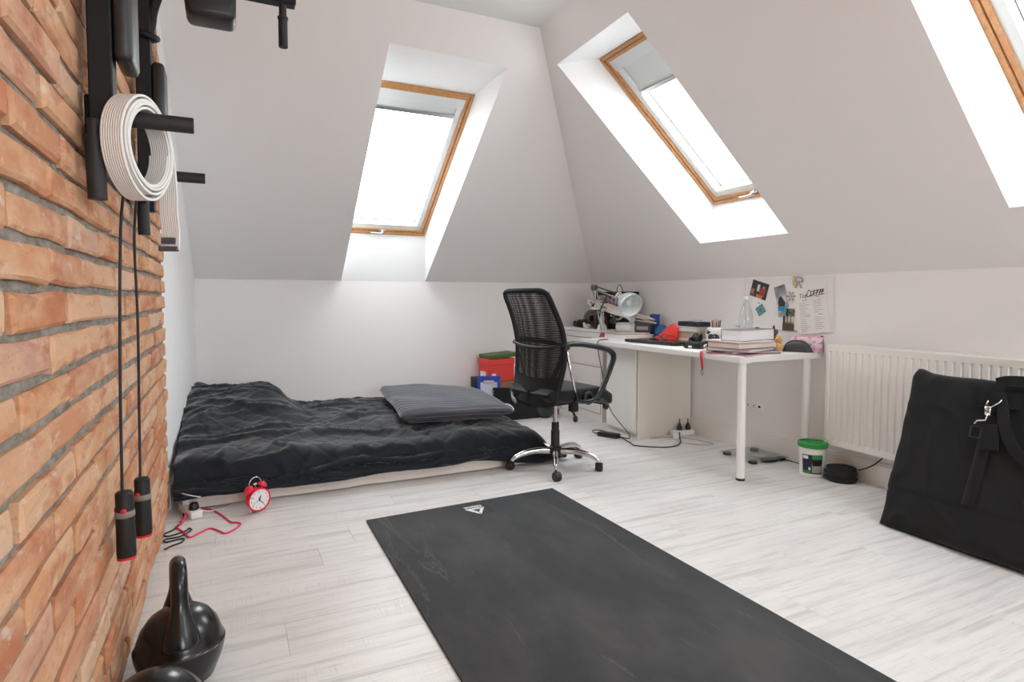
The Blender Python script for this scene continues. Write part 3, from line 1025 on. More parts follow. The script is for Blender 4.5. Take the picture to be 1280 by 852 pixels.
cab = thing('desk_cabinet', 'cream-white cupboard standing on the floor under the far half of the desk', 'cabinet', (3.08, 3.875, 0))
bm = B()
box(bm, 2.83, 3.345, 3.675, 3.693, 0, .703); box(bm, 2.83, 3.345, 4.062, 4.08, 0, .703); box(bm, 2.83, 3.345, 3.693, 4.062, .685, .703)
box(bm, 2.835, 3.345, 3.693, 4.062, .035, .053); box(bm, 3.335, 3.345, 3.693, 4.062, .053, .685); box(bm, 2.845, 2.855, 3.693, 4.062, 0, .035)
M_cab = mat('cream_lacquer', (.78, .735, .67), .45)
wobj('body', bm, M_cab, cab)
bm = B(); box(bm, 2.811, 2.829, 3.696, 4.078, .035, .701, .002)
wobj('door', bm, mat('door_lacquer', (.80, .785, .755), .42), cab, label='paler flat door')

chest = thing('chest_of_drawers', 'white chest of drawers in the far right corner behind the desk', 'chest of drawers', (3.13, 4.635, 0))
CX0, CX1, CY0, CY1 = 2.900, 3.352, 4.275, 4.992
bm = B()
box(bm, CX0 + .004, CX1, CY0, CY0 + .018, 0, .775); box(bm, CX0 + .004, CX1, CY1 - .018, CY1, 0, .775)
box(bm, CX0 + .03, CX1, CY0 + .018, CY1 - .018, .02, .76); box(bm, CX0 + .012, CX0 + .03, CY0 + .018, CY1 - .018, 0, .066)
wobj('carcass', bm, M_white, chest)
bm = B(); box(bm, CX0 - .004, CX1, CY0 - .002, CY1 + .002, .778, .802, .002)
wobj('top_panel', bm, M_white, chest)
for z0, z1 in ((.075, .262), (.268, .474), (.480, .722)):
    bm = B(); box(bm, CX0 - .002, CX0 + .016, CY0 + .022, CY1 - .022, z0, z1, .0015)
    wobj('drawer', bm, M_white, chest)
bm = B(); box(bm, CX0 - .002, CX0 + .016, CY0 + .022, CY1 - .022, .728, .774, .0015)
wobj('top_rail', bm, M_white, chest)

# ---------------------------------------------------------------- radiator
rad = thing('radiator', 'cream ribbed panel radiator on the right wall behind the black bag', 'radiator', (3.31, 1.68, .49))
RY0, RY1, RZ0, RZ1, RXF = .95, 2.427, .188, .798, 3.268
M_rad = mat('radiator_enamel', (.84, .82, .785), .4)
bm = B()
pitch = .0397
prof = []
y = RY1 - .018
ys = [RY1, RY1 - .004, RY1 - .016]
hs = [.006, 0, 0]
nrib = int((RY1 - RY0 - .05) / pitch)
for k in range(nrib):
    yb = RY1 - .020 - k * pitch
    for dy, h in ((0, 0), (.005, .0065), (.011, .0065), (.020, 0), (.030, 0)):
        ys.append(yb - dy); hs.append(h)
ys += [RY0 + .004, RY0]; hs += [0, .006]
zs = [RZ0, RZ0 + .004, RZ0 + .035, RZ0 + .043, RZ1 - .046, RZ1 - .038, RZ1 - .004, RZ1]
wz = [0, 0, 0, 1, 1, 0, 0, 0]
P = [[(RXF + (h * w if not (h == .006) else h) + (.006 if kz in (0, 7) else 0), yy, zz) for kz, (zz, w) in enumerate(zip(zs, wz))] for yy, h in zip(ys, hs)]
shelf_grid(bm, P)
wobj('front_panel', bm, M_rad, rad)
bm = B(); box(bm, RXF + .012, RXF + .02, RY0 + .002, RY1 - .002, RZ0 + .004, RZ1 - .004); box(bm, 3.325, 3.335, RY0, RY1, RZ0, RZ1)
wobj('rear_panel', bm, M_rad, rad)
bm = B(); box(bm, RXF + .004, 3.337, RY1 - .002, RY1 + .002, RZ0 + .002, RZ1 + .001)
wobj('side_cover', bm, M_rad, rad); bm = B(); box(bm, RXF + .004, 3.337, RY0 - .002, RY0 + .002, RZ0 + .002, RZ1 + .001)
wobj('side_cover', bm, M_rad, rad)
bm = B()
box(bm, RXF + .004, RXF + .010, RY0, RY1, RZ1 - .002, RZ1 + .003); box(bm, 3.331, 3.337, RY0, RY1, RZ1 - .002, RZ1 + .003)
for k in range(60):
    yy = RY0 + .01 + k * (RY1 - RY0 - .02) / 60
    box(bm, RXF + .008, 3.333, yy, yy + .012, RZ1 - .001, RZ1 + .002)
wobj('top_grille', bm, M_rad, rad)
bm = B(); box(bm, 3.337, XR - .001, 2.15, 2.17, .3, .72)
wobj('wall_bracket', bm, M_rad, rad); bm = B(); box(bm, 3.337, XR - .001, 1.2, 1.22, .3, .72)
wobj('wall_bracket', bm, M_rad, rad)

# ---------------------------------------------------------------- big black bag leaning on the radiator
bag = thing('folding_table_bag', 'large black canvas carrying bag leaning against the cream radiator', 'bag', (2.90, 1.36, 0))
lean = radians(19)
BH, BT, BY0, BY1 = .765, .205, .90, 1.775       # height, thickness, extent in y
MB_ = T(2.765, 0, .004) @ RY(lean)              # local: x = thickness (away), y = world y, z = up along the bag
def bag_pt(s, h, face):                          # s: 0 (left, far) .. 1; h 0..1; face 0 front 1 back
    y = BY1 - s * (BY1 - BY0)
    return y
bm = B()
nS, nH = 70, 64
def bulge(s, h): return .022 * (1 - (2 * s - 1) ** 4) * (1 - (2 * h - 1) ** 4)
rows_f, rows_b = [], []
for i in range(nS + 1):
    s = i / nS; rf, rb = [], []
    for j in range(nH + 1):
        h = j / nH
        y = BY1 - s * (BY1 - BY0)
        zz = h * BH * (1 + .012 * noise.noise((s * 5, 1.7, 0)) * h + .02 * math.exp(-((s - .02) / .05) ** 2) * h)
        edge = min(1, min(s, 1 - s) * 18) ; edh = min(1, min(h, 1 - h) * 16)
        rnd = sqrt(1 - (1 - edge) ** 2) * sqrt(1 - (1 - edh) ** 2)
        # left border runs a little inwards and wavy
        y -= (.012 * noise.noise((h * 6, 3.3, 0)) + .010 * (h > .93) * (h - .93) / .07) * math.exp(-(s / .05) ** 2)
        wr = abs(noise.noise((s * 5.0 + h * 2.2, h * 3.2 - s * 1.5, 6.1))); wr = (1 - min(1, wr * 3)) ** 2 * .010
        wr += noise.noise((s * 9, h * 8, 2.0)) * .004
        dv = noise.noise((s * 2.2 + .5, h * 2.4, 9.0)) * .016
        seam = .006 * math.exp(-((h - .235 - .012 * s) / .008) ** 2)
        xf_ = -bulge(s, h) - wr * rnd - dv * rnd + (1 - rnd) * .035 + seam
        taper = 1 - .10 * h
        rf.append(MB_ @ Vector((xf_, y, zz)))
        rb.append(MB_ @ Vector((BT * taper - (1 - rnd) * .035 + .0 * rnd, y, zz)))
    rows_f.append(rf); rows_b.append(rb)
Vf = shelf_grid(bm, rows_f); Vb = shelf_grid(bm, rows_b)
def rim(V): return [V[0][j] for j in range(nH + 1)] + [V[i][nH] for i in range(1, nS + 1)] + [V[nS][j] for j in range(nH - 1, -1, -1)] + [V[i][0] for i in range(nS - 1, 0, -1)]
ra, rb_ = rim(Vf), rim(Vb)
for i in range(len(ra)):
    bm.faces.new((ra[i], ra[(i + 1) % len(ra)], rb_[(i + 1) % len(ra)], rb_[i]))
for v in bm.verts:
    v.co.z = max(v.co.z, .003)
wobj('body', bm, M_bag, bag, smooth=True)
def bagp(y, z, off=0.0):                         # a point on the front face at world y, height z along the bag
    s = (BY1 - y) / (BY1 - BY0); h = z / BH
    return MB_ @ Vector((-bulge(s, h) - .012 - off, y, z))
def strap_on(bm, pts, w, th=.003):
    """Flat webbing along points given as (y, z, off) on the bag face."""
    q = [bagp(*p) for p in pts]
    c = cr(q, 5)
    nrm = (MB_.to_3x3() @ Vector((-1, 0, 0))).normalized()
    L = []
    for i in range(len(c)):
        t = (c[min(i + 1, len(c) - 1)] - c[max(i - 1, 0)]).normalized()
        sd = t.cross(nrm).normalized() * w / 2
        L.append([c[i] - sd, c[i] + sd, c[i] + sd + nrm * th, c[i] - sd + nrm * th, c[i] - sd])
    shelf_grid(bm, L)
bm = B(); strap_on(bm, [(1.395, .55, .0), (1.395, .42, .0), (1.40, .30, .0), (1.405, .20, .0)], .05)
wobj('vertical_webbing', bm, M_strap, bag, smooth=True)
bm = B(); strap_on(bm, [(1.455, .665, .0), (1.38, .668, .0), (1.30, .672, .0)], .07, .004)
wobj('hook_and_loop_patch', bm, M_strap, bag)
bm = B(); strap_on(bm, [(1.35, .760, .012), (1.378, .745, .012), (1.39, .70, .010), (1.395, .655, .010), (1.40, .60, .010)], .04, .004)
strap_on(bm, [(1.40, .742, .012), (1.36, .757, .014), (1.28, .762, .010), (1.18, .755, .004), (1.08, .745, .0)], .04, .004)
strap_on(bm, [(1.375, .70, .02), (1.345, .62, .02), (1.325, .55, .02), (1.28, .47, .015), (1.22, .42, .012), (1.12, .385, .01), (1.0, .36, .0)], .04, .005)
wobj('shoulder_strap', bm, M_strap, bag, auto=.5)
bm = B()
tube(bm, [bagp(1.385, .628, .03), bagp(1.362, .650, .03), bagp(1.355, .665, .03)], .0035, 6)
tube(bm, [bagp(1.405, .635, .03), bagp(1.402, .655, .03)], .0035, 6)
tube(bm, [bagp(1.392, .60, .03), bagp(1.395, .568, .03), bagp(1.425, .560, .03), bagp(1.432, .545, .03)], .004, 6)
box(bm, -.006, .006, -.012, .012, -.02, .02, .003, M=T(*bagp(1.395, .61, .028)))
wobj('snap_hook', bm, M_chrome, bag, smooth=True, label='shiny metal snap hook')
bm = B()
rr_ = [bagp(1.445, .535, .02), bagp(1.405, .535, .02), bagp(1.405, .49, .02), bagp(1.445, .49, .02)]
tube(bm, rr_, .004, 6, closed=True)
wobj('strap_buckle', bm, M_black, bag)
bm = B(); box(bm, -.006, .003, -.035, .035, -.055, .055, .004, M=T(*bagp(1.375, .50, .015)) @ RY(lean) @ RX(-.15))
wobj('luggage_tag', bm, M_strap, bag)
bm = B(); box(bm, -.004, .012, -.13, .13, 0, .035, .004, M=MB_ @ T(.03, 1.62, -.004) @ RY(.6))
wobj('corner_guard', bm, M_black, bag, label='shiny reinforced strip along the bottom edge')

# ================================================================ wall-mounted power station
M_steel = mat('black_powder_coat', (.008, .008, .009), .55, spec=.3)
M_leath = mat('black_leatherette', (.018, .017, .017), .4, spec=.5)
st = thing('pull_up_station', 'black steel pull-up and dip station with padded rests mounted on the brick wall', 'exercise station', (-.26, 2.03, 1.9))
for yu in (1.60, 2.40):
    bm = B(); box(bm, -.268, -.222, yu, yu + .062, 1.38, 2.58, .003)
    up = wobj('upright', bm, M_steel, st, auto=.6)
    bm = B()
    for z in (1.45, 2.40):
        bm = B(); box(bm, -.284, -.268, yu + .045, yu + .060, z, z + .09, .003)
        wobj('wall_plate', bm, M_steel, up, auto=.6)
    # padded back rest strip fixed to the face of the upright
    z0, z1 = (1.612, 2.35) if yu < 2 else (1.625, 1.890)
    bm = B(); box(bm, -.221, -.182, yu + .0, yu + .13, z0, z1, .014, 3)
    wobj('back_pad', bm, M_leath, st, smooth=True, label='padded black rest strip')
    bm = B(); box(bm, -.2225, -.205, yu + .02, yu + .11, z0 + .03, z1 - .03)
    wobj('pad_board', bm, M_blackm, st)
    # lower round grip hanging beside the upright
    yg = yu - .045
    bm = B(); tube(bm, [(-.252, yg, 1.462), (-.252, yg, 1.40)], .0135, 14); tube(bm, [(-.252, yg, 1.425), (-.249, yg, 1.292)], .0185, 16)
    box(bm, -.262, -.240, yg, yu + .01, 1.44, 1.465, .002)
    wobj('hanging_grip', bm, M_rub, st, auto=.6)
    # horizontal peg pointing into the room
    zp = 1.490 if yu < 2 else 1.508
    bm = B(); tube(bm, [(-.224, yu + .031, zp), (-.066, yu + .031, zp)], .0185, 18)
    lathe(bm, [(0, 0), (.0175, 0), (.0175, .004), (0, .004)], 16, M=T(-.069, yu + .031, zp) @ RY(pi / 2))
    wobj('peg', bm, M_rub, st, auto=.6)
    # upper arm with elbow pad and end grip
    za = 2.175
    bm = B(); box(bm, -.225, .253, yu + .005, yu + .055, za, za + .05, .004)
    arm = wobj('dip_arm', bm, M_steel, st, auto=.6)
    bm = B()
    P = []
    box(bm, -.112, .046, yu - .03, yu + .10, za - .112, za + .03, .022, 3)
    for v in bm.verts:
        k = (v.co.z - (za - .112)) / .142
        v.co.x -= .012 * k if v.co.x < -.03 else -.004 * k
    wobj('elbow_pad', bm, M_leath, arm, smooth=True)
    bm = B(); tube(bm, [(.207, yu + .03, za), (.207, yu + .03, za - .055)], .0135, 14); tube(bm, [(.207, yu + .03, za - .045), (.207, yu + .03, za - .155)], .0165, 14)
    tube(bm, [(.207, yu + .03, za - .045), (.207, yu + .03, za - .052)], .019, 14)
    wobj('end_grip', bm, M_rub, arm, auto=.6)
    bm = B(); tube(bm, cr([(-.232, yu + .03, 1.965), (-.222, yu + .03, 2.02), (-.212, yu + .03, 2.08), (-.18, yu + .03, 2.178)], 4), .017, 12)
    tube(bm, [(-.262, yu - .01, 1.975), (-.225, yu - .014, 1.97), (-.205, yu + .03, 1.975), (-.225, yu + .075, 1.985)], .012, 10)
    wobj('brace', bm, M_steel, arm, smooth=True)
bm = B(); box(bm, -.262, -.236, 1.662, 2.40, 1.395, 1.425, .003)
wobj('cross_bar', bm, M_steel, st, auto=.6)

# white belt coiled on the near peg
def belt_mat():
    m = mat('white_cotton_belt', (.88, .87, .85), .9, spec=.15)
    t = NT(m)
    uv = t.add('ShaderNodeTexCoord').outputs['UV']
    sp = t.add('ShaderNodeSeparateXYZ', Vector=uv)
    l = t.math('ABSOLUTE', t.math('SINE', t.math('MULTIPLY', sp.outputs[0], pi * 9)))
    c = t.math('ABSOLUTE', t.math('SINE', t.math('MULTIPLY', sp.outputs[1], 2200.0)))
    h = t.math('MINIMUM', l, t.math('ADD', c, .5))
    t.bump(h, .6, .004)
    t.set('Base Color', t.mix(t.ramp(l, [(.0, (1, 1, 1)), (.18, (0, 0, 0))]), (.89, .88, .86), (.83, .82, .80)))
    return m
M_belt = belt_mat()
belt = thing('martial_arts_belt', 'white stitched cotton belt coiled in a roll over a black peg', 'belt', (-.175, 1.631, 1.428), radians(-20))
bm = B(); uvl = bm.loops.layers.uv.new('UV')
BW, BTH = .043, .0052
pts = []
turns = 5.0
nT = 300
for i in range(nT + 1):
    a = i / nT
    th = (1 - a) * turns * 2 * pi
    r = .078 + .0062 * turns * a + .0025 * sin(a * 23) + .016 * sstep(.80, .9, a) * max(0, -sin(th)) ** 1.5
    sq = 1.0 + .05 * cos(2 * th)
    pts.append((r * cos(th) * sq, r * sin(th) * 1.03))
# loose tail leaving the coil on the far side and hanging down
l = pts[-1]
y_, z_ = pts[-1]
tail = [(.060, -.098), (.098, -.090), (.112, -.12), (.108, -.165), (.118, -.21), (.112, -.26)]
pts = pts[:-1] + [(p.x, p.y) for p in cr([(pts[-1][0], pts[-1][1], 0)] + [(a, b, 0) for a, b in [(.112, -.04), (.108, -.09), (.100, -.14), (.102, -.18), (.096, -.228)]], 8)]
L = 0; prev = None; rows = []
for i, (y, z) in enumerate(pts):
    a = Vector(pts[max(i - 1, 0)]); b = Vector(pts[min(i + 1, len(pts) - 1)])
    t = (b - a).normalized(); n = Vector((-t.y, t.x)) * -1
    if prev is not None:
        L += (Vector((y, z)) - prev).length
    prev = Vector((y, z))
    xo = .004 * sin(i * .013) + (.02 * sstep(len(pts) - 60, len(pts), i))
    rows.append((xo, y, z, n, L))
V = []
for xo, y, z, n, L in rows:
    r = []
    for k in range(7):
        r.append((Vector((-.022 + BW * k / 6 + xo, y, z)), k / 6))
    o_ = [bm.verts.new(p) for p, _ in r]
    i_ = [bm.verts.new(p - Vector((0, n.x, n.y)) * BTH) for p, _ in r]
    V.append((o_, i_, L))
for (o1, i1, L1), (o2, i2, L2) in zip(V, V[1:]):
    for A, Bq in ((o1, o2), (i2, i1)):
        la, lb = (L1, L2) if A is o1 else (L2, L1)
        for k in range(6):
            f = bm.faces.new((A[k], A[k + 1], Bq[k + 1], Bq[k]))
            for lp, uvv in zip(f.loops, ((k / 6, la), ((k + 1) / 6, la), ((k + 1) / 6, lb), (k / 6, lb))):
                lp[uvl].uv = uvv
    for k in (0, 6):
        bm.faces.new((o1[k], o2[k], i2[k], i1[k]))
obj('coiled_strap', bm, M_belt, belt, auto=.9)
bm = B(); box(bm, -.010, .034, .090, .1035, -.232, -.220, .001); box(bm, -.004, .028, .092, .105, -.214, -.198, .001)
obj('belt_end_tag', bm, mat('dark_label', (.08, .08, .09), .8), belt, label='dark woven tag at the hanging belt end')

# skipping rope over the cross bar
rope = thing('skipping_rope', 'black skipping rope with red-capped handles hanging against the brick wall', 'skipping rope', (-.25, 1.9, 1.0))
bm = B()
rp_ = cr([(-.253, 1.782, .565), (-.250, 1.785, .9), (-.242, 1.80, 1.25), (-.228, 1.805, 1.40), (-.246, 1.82, 1.436), (-.262, 1.86, 1.42), (-.264, 1.93, 1.405), (-.26, 1.99, 1.42), (-.246, 2.01, 1.436), (-.229, 2.02, 1.40), (-.240, 2.03, 1.25), (-.238, 2.035, 1.0), (-.243, 2.05, .72), (-.243, 2.035, .53)], 8)
tube(bm, rp_, .0036, 8)
wobj('cord', bm, M_rub, rope, smooth=True)
for (x, y, zt, tl, gz) in ((-.253, 1.782, .585, .012, 0), (-.243, 2.035, .550, -.02, .5)):
    M = T(x + .004, y, zt) @ RX(tl) @ RY(radians(180) - .01) @ RZ(gz)
    bm = B(); lathe(bm, [(0, 0), (.0175, 0), (.0205, .004), (.0205, .035), (.021, .04), (.0225, .16), (.021, .168), (0, .168)], 20, M=M)
    h = wobj('handle', bm, mat('handle_foam', (.010, .010, .010), .55), rope, auto=.6)
    bm = B(); prism(bm, [(.0225 * cos(a * pi / 10), .0225 * sin(a * pi / 10)) for a in range(20)], .006, M=M @ T(0, 0, .167))
    wobj('end_cap', bm, M_red, h, auto=.5, label='red end cap')
    bm = B(); lathe(bm, [(0, -.004), (.006, -.003), (.007, 0), (.006, .003), (0, .004)], 12, M=M @ T(.0195, .0, .045) @ RY(pi / 2)); lathe(bm, [(0, -.004), (.006, -.003), (.007, 0), (.006, .003), (0, .004)], 12, M=M @ T(0, .0195, .045) @ RX(-pi / 2)); lathe(bm, [(0, -.004), (.006, -.003), (.007, 0), (.006, .003), (0, .004)], 12, M=M @ T(.0, -.0195, .045) @ RX(pi / 2))
    wobj('button', bm, M_red, h, smooth=True, label='round red button', kind='stuff')
    bm = B(); lathe(bm, [(.0212, .048), (.0225, .050), (.0225, .062), (.0215, .064)], 20, M=M)
    wobj('grey_collar', bm, mat('collar_grey', (.22, .20, .18), .5), h, smooth=True)

# ---------------------------------------------------------------- kettlebells
M_kb = mat('glossy_black_vinyl', (.009, .009, .010), .24, spec=.55)
def kettlebell(label, loc, rz, s=1.0):
    k = thing('kettlebell', label, 'kettlebell', loc, rz, None)
    bm = B()
    lathe(bm, [(0, 0), (.078, 0), (.088, .006), (.108, .055), (.1155, .085), (.117, .10), (.1125, .104), (.110, .115), (.098, .150), (.078, .178), (.05, .196), (.02, .202), (0, .203)], 40)
    xf(bm, bm.verts, Matrix.Diagonal((s, s, s, 1)))
    obj('body', bm, M_kb, k, auto=.75)
    bm = B()
    path = cr([(0, -.088, .13), (0, -.074, .19), (0, -.063, .245), (0, -.054, .292), (0, -.028, .318), (0, .0, .321), (0, .028, .318), (0, .054, .292), (0, .063, .245), (0, .074, .19), (0, .088, .13)], 6)
    N = len(path) - 1
    rad = []
    for i, p in enumerate(path):
        z = p.z
        rad.append(.0215 + .026 * (1 - sstep(.13, .25, z)))
    tube(bm, path, rad, 16)
    xf(bm, bm.verts, Matrix.Diagonal((s, s, s, 1)))
    obj('handle', bm, M_kb, k, smooth=True)
    return k
kettlebell('glossy black kettlebell standing upright on the floor beside the brick wall', (-.142, 1.90, 0), radians(6))
wt = thing('weight_ball', 'rounded glossy black weight cut off by the bottom edge of the photo', 'weight', (-.168, 1.50, 0))
bm = B(); lathe(bm, [(0, 0), (.06, .002)] + [(.115 * cos(a), .125 + .125 * sin(a)) for a in [radians(-70 + 10 * i) for i in range(16)]] + [(0, .25)], 36)
obj('body', bm, M_kb, wt, smooth=True)
bm = B(); lathe(bm, [(.1152, .118), (.1175, .121), (.1175, .129), (.1152, .132)], 36)
obj('seam_band', bm, M_kb, wt, smooth=True)

# ---------------------------------------------------------------- alarm clock
AC = thing('alarm_clock', 'red twin-bell alarm clock with white dial standing by the mattress', 'alarm clock', (.115, 3.235, 0), radians(27))
M_clk = mat('clock_red', (.78, .02, .055), .3)
CZ = .066                                          # local: dial looks to -Y
MC = T(0, 0, CZ) @ RX(pi / 2 + .06) @ RZ(radians(8))
bm = B(); lathe(bm, [(0, -.026), (.045, -.026), (.054, -.018), (.0565, -.005), (.0565, .014), (.0595, .017), (.0595, .024), (.054, .026), (.052, .021)], 36, M=MC)
obj('case', bm, M_clk, AC, auto=.7)
bm = B(); lathe(bm, [(0, .0205), (.0525, .0205), (.0525, .0212), (0, .0212)], 36, M=MC)
dial = obj('dial', bm, mat('dial_white', (.85, .85, .87), .4), AC, label='white dial')
bm = B()
for h in range(1, 13):
    a = pi / 2 - h * pi / 6
    add_bm(bm, text_bm(str(h), .0145), MC @ T(.0425 * cos(a), .0425 * sin(a), .0218))
obj('numerals', bm, M_blackm, dial, label='black numerals 1 to 12')
for nm, ln, ang, w in (('hour_hand', .022, 62, .0045), ('minute_hand', .034, -55, .0035), ('second_hand', .034, 200, .0012), ('alarm_hand', .016, 95, .002)):
    bm = B(); box(bm, -.006, ln, -w / 2, w / 2, .0222, .0228, M=MC @ RZ(radians(ang)))
    obj(nm, bm, M_blackm, dial)
for s in (-1, 1):
    bm = B(); Mb = MC @ T(s * .034, .056, -.002) @ RZ(-s * .52) @ RX(-pi / 2)
    lathe(bm, [(.0235, 0), (.0245, .003), (.021, .013), (.012, .020), (0, .023)], 24, M=Mb); lathe(bm, [(0, .0), (.022, .001), (.0235, 0)], 24, M=Mb)
    tube(bm, [(0, 0, -.012), (0, 0, .028)], .003, 8, M=Mb)
    obj('bell', bm, M_clk, AC, auto=.8)
    bm = B(); tube(bm, [MC @ Vector((s * .026, -.046, -.004)), Vector((s * .040, .0, .002))], [.0035, .005], 8)
    obj('foot', bm, M_chrome, AC, smooth=True)
bm = B(); tube(bm, [MC @ p for p in cr([(-.032, .082, -.002), (-.026, .100, -.002), (-.010, .112, -.002), (.010, .112, -.002), (.026, .100, -.002), (.032, .082, -.002)], 5)], .0026, 8)
obj('carry_handle', bm, M_chrome, AC, smooth=True)
bm = B(); tube(bm, [MC @ Vector((0, .055, -.002)), MC @ Vector((0, .078, -.002))], .002, 6); box(bm, -.008, .008, .074, .084, -.006, .002, .001, M=MC)
obj('hammer', bm, M_chrome, AC)
bm = B(); tube(bm, [MC @ Vector((0, -.03, -.02)), Vector((0, .045, .002))], .0035, 8)
obj('rear_foot', bm, M_chrome, AC, smooth=True)

# ---------------------------------------------------------------- cables near the bed head
M_cabw = mat('white_cable', (.74, .71, .67), .5)
M_cabr = mat('red_cable', (.72, .03, .12), .45)
M_cabk = mat('black_cable', (.012, .012, .012), .5)
M_cabg = mat('grey_cable', (.42, .38, .33), .5)
def cable(name, label, pts, r, m, k=7):
    bm = B(); tube(bm, cr(pts, k), r, 7)
    o = obj(name, bm, m, None, smooth=True)
    return tag(o, label, 'cable')
cable('charging_cable', 'red charging cable looped on the floor at the foot of the mattress',
      [(-.205, 3.262, .032), (-.215, 3.20, .010), (-.24, 3.17, .004), (-.205, 3.08, .004), (-.176, 3.0, .004), (-.14, 3.035, .004), (-.097, 3.076, .004), (-.06, 3.03, .004), (-.03, 2.981, .004), (.01, 3.02, .004), (.034, 3.075, .004), (.018, 3.105, .004), (-.006, 3.119, .004), (-.04, 3.22, .004), (-.078, 3.315, .004), (-.12, 3.38, .004), (-.155, 3.385, .006), (-.19, 3.30, .02), (-.222, 3.20, .012)], .0042, M_cabr)
cable('floor_cable', 'black cord snaking out from the end of the brick wall across floor',
      [(-.20, 3.43, .004), (-.22, 3.35, .004), (-.215, 3.26, .004), (-.245, 3.14, .004), (-.285, 3.09, .004), (-.262, 3.055, .004), (-.20, 3.09, .004), (-.185, 3.12, .004), (-.175, 3.09, .004), (-.215, 3.03, .004), (-.272, 3.02, .004), (-.268, 2.985, .004), (-.225, 2.995, .004), (-.198, 2.995, .004), (-.205, 2.955, .004), (-.24, 2.93, .004), (-.265, 2.895, .006)], .0036, M_cabk)
strip = thing('power_strip', 'white power strip with tangled leads on the floor at the bed corner', 'power strip', (-.19, 3.34, 0), radians(20))
bm = B(); box(bm, -.028, .028, -.10, .10, .0005, .038, .008, 2); obj('housing', bm, M_whiteg, strip, auto=.6)
for y in (-.055, .0, .055):
    bm = B(); lathe(bm, [(.019, .038), (.021, .0395), (.019, .0398), (.017, .034), (0, .034)], 20, M=T(0, y, 0)); obj('socket', bm, M_whiteg if y else M_blackm, strip, auto=.6)
bm = B(); lathe(bm, [(0, .036), (.022, .036), (.024, .05), (.018, .07), (0, .072)], 18, M=T(.0, -.055, 0)); obj('plug', bm, M_black, strip, auto=.6)
bm = B(); lathe(bm, [(0, .036), (.02, .036), (.02, .062), (.008, .07), (.006, .09), (0, .09)], 14, M=T(0, .055, 0)); obj('plug', bm, M_whiteg, strip, auto=.6)
bm = B(); tube(bm, cr([(0, .055, .085), (-.03, .03, .105), (-.02, -.04, .11), (.03, -.05, .09), (.045, .02, .07), (.02, .06, .03), (.05, .09, .006)], 6), .003, 6); obj('white_lead', bm, M_cabw, strip, smooth=True)
cable('white_cable', 'thin white cable curving from the power strip along the mattress edge',
      [(-.24, 3.36, .02), (-.215, 3.30, .05), (-.175, 3.28, .05), (-.12, 3.29, .02), (-.07, 3.33, .006), (-.02, 3.36, .004), (.0, 3.40, .004)], .003, M_cabw)

# ================================================================ things under the desk
bk = thing('bucket', 'small white plastic tub with a green lid and printed label', 'tub', (3.205, 2.455, 0), radians(0))
bm = B(); lathe(bm, [(0, 0), (.066, 0), (.070, .004), (.0775, .178), (.080, .180), (.080, .186), (0, .186)], 36); obj('pail', bm, M_whiteg, bk, auto=.6)
bm = B(); lathe(bm, [(.083, .176), (.0845, .178), (.0845, .200), (.081, .205), (.074, .205), (.072, .198), (.035, .197), (.033, .202), (0, .202)], 36)
obj('lid', bm, mat('green_lid', (.02, .30, .05), .4), bk, auto=.6, label='green lid')
bk_a = atan2(-2.455, -3.205)
def lab_patch(nm, a0, a1, z0, z1, m, off=.0006, parent=bk):
    bm = B(); P = []
    for i in range(13):
        a = bk_a + a0 + (a1 - a0) * i / 12
        P.append([((.070 + .0075 * (z / .178) + off) * cos(a), (.070 + .0075 * (z / .178) + off) * sin(a), z) for z in (z0, (z0 + z1) / 2, z1)])
    shelf_grid(bm, P)
    return obj(nm, bm, m, parent, smooth=True)
lb = lab_patch('label_sheet', -.80, .80, .022, .138, mat('label_navy', (.012, .015, .05), .5))

lab_patch('green_strip', -.02, .80, .112, .138, mat('label_green', (.03, .25, .07), .5), .0012, lb)
lab_patch('green_corner', -.80, -.1, .022, .040, mat('label_green_b', (.03, .25, .07), .5), .0012, lb)
lab_patch('grey_picture', -.02, .74, .03, .085, mat('label_grey', (.32, .33, .33), .6), .0012, lb)
lab_patch('dark_picture', .02, .7, .072, .104, M_blackm, .0016, lb)
lab_patch('white_title', -.72, -.30, .112, .132, M_print, .0016, lb)
lab_patch('white_badge', -.28, -.12, .045, .062, M_print, .0016, lb)
bm = B(); tube(bm, cr([(.083, .01, .175), (.088, .03, .155), (.086, .05, .145), (.07, .072, .15)], 4), .0025, 6); obj('bail_handle', bm, M_black, bk)

coil = thing('cable_coil', 'flat black coil of cable standing on the floor by the radiator', 'cable', (3.262, 2.305, 0))
for k in range(6):
    bm = B(); r = .078 + .003 * sin(k * 2.1)
    tube(bm, [(r * cos(a * pi / 16) + .002 * sin(k), r * sin(a * pi / 16), .0065 + k * .0118) for a in range(32)], .0064, 8, closed=True)
    obj('cable_turn', bm, M_cabk, coil, smooth=True)
bm = B(); lathe(bm, [(0, .0705), (.074, .0705), (.08, .073), (.08, .078), (.073, .080), (.05, .078), (0, .076)], 32); lathe(bm, [(0, .001), (.07, .001), (.07, .07), (0, .07)], 24)
obj('core', bm, M_blackm, coil, auto=.6)
cable('radiator_cable', 'dark cable running from the black coil up behind the radiator', [(3.32, 2.24, .07), (3.335, 2.20, .09), (3.345, 2.15, .13), (3.348, 2.10, .19), (3.35, 2.08, .24)], .0036, M_cabk)
cable('skirting_cable', 'thin dark cable along the skirting between bathroom scale and coil', [(3.33, 2.80, .004), (3.335, 2.62, .004), (3.345, 2.52, .004), (3.335, 2.42, .004), (3.31, 2.36, .004), (3.285, 2.38, .006)], .003, M_cabk)

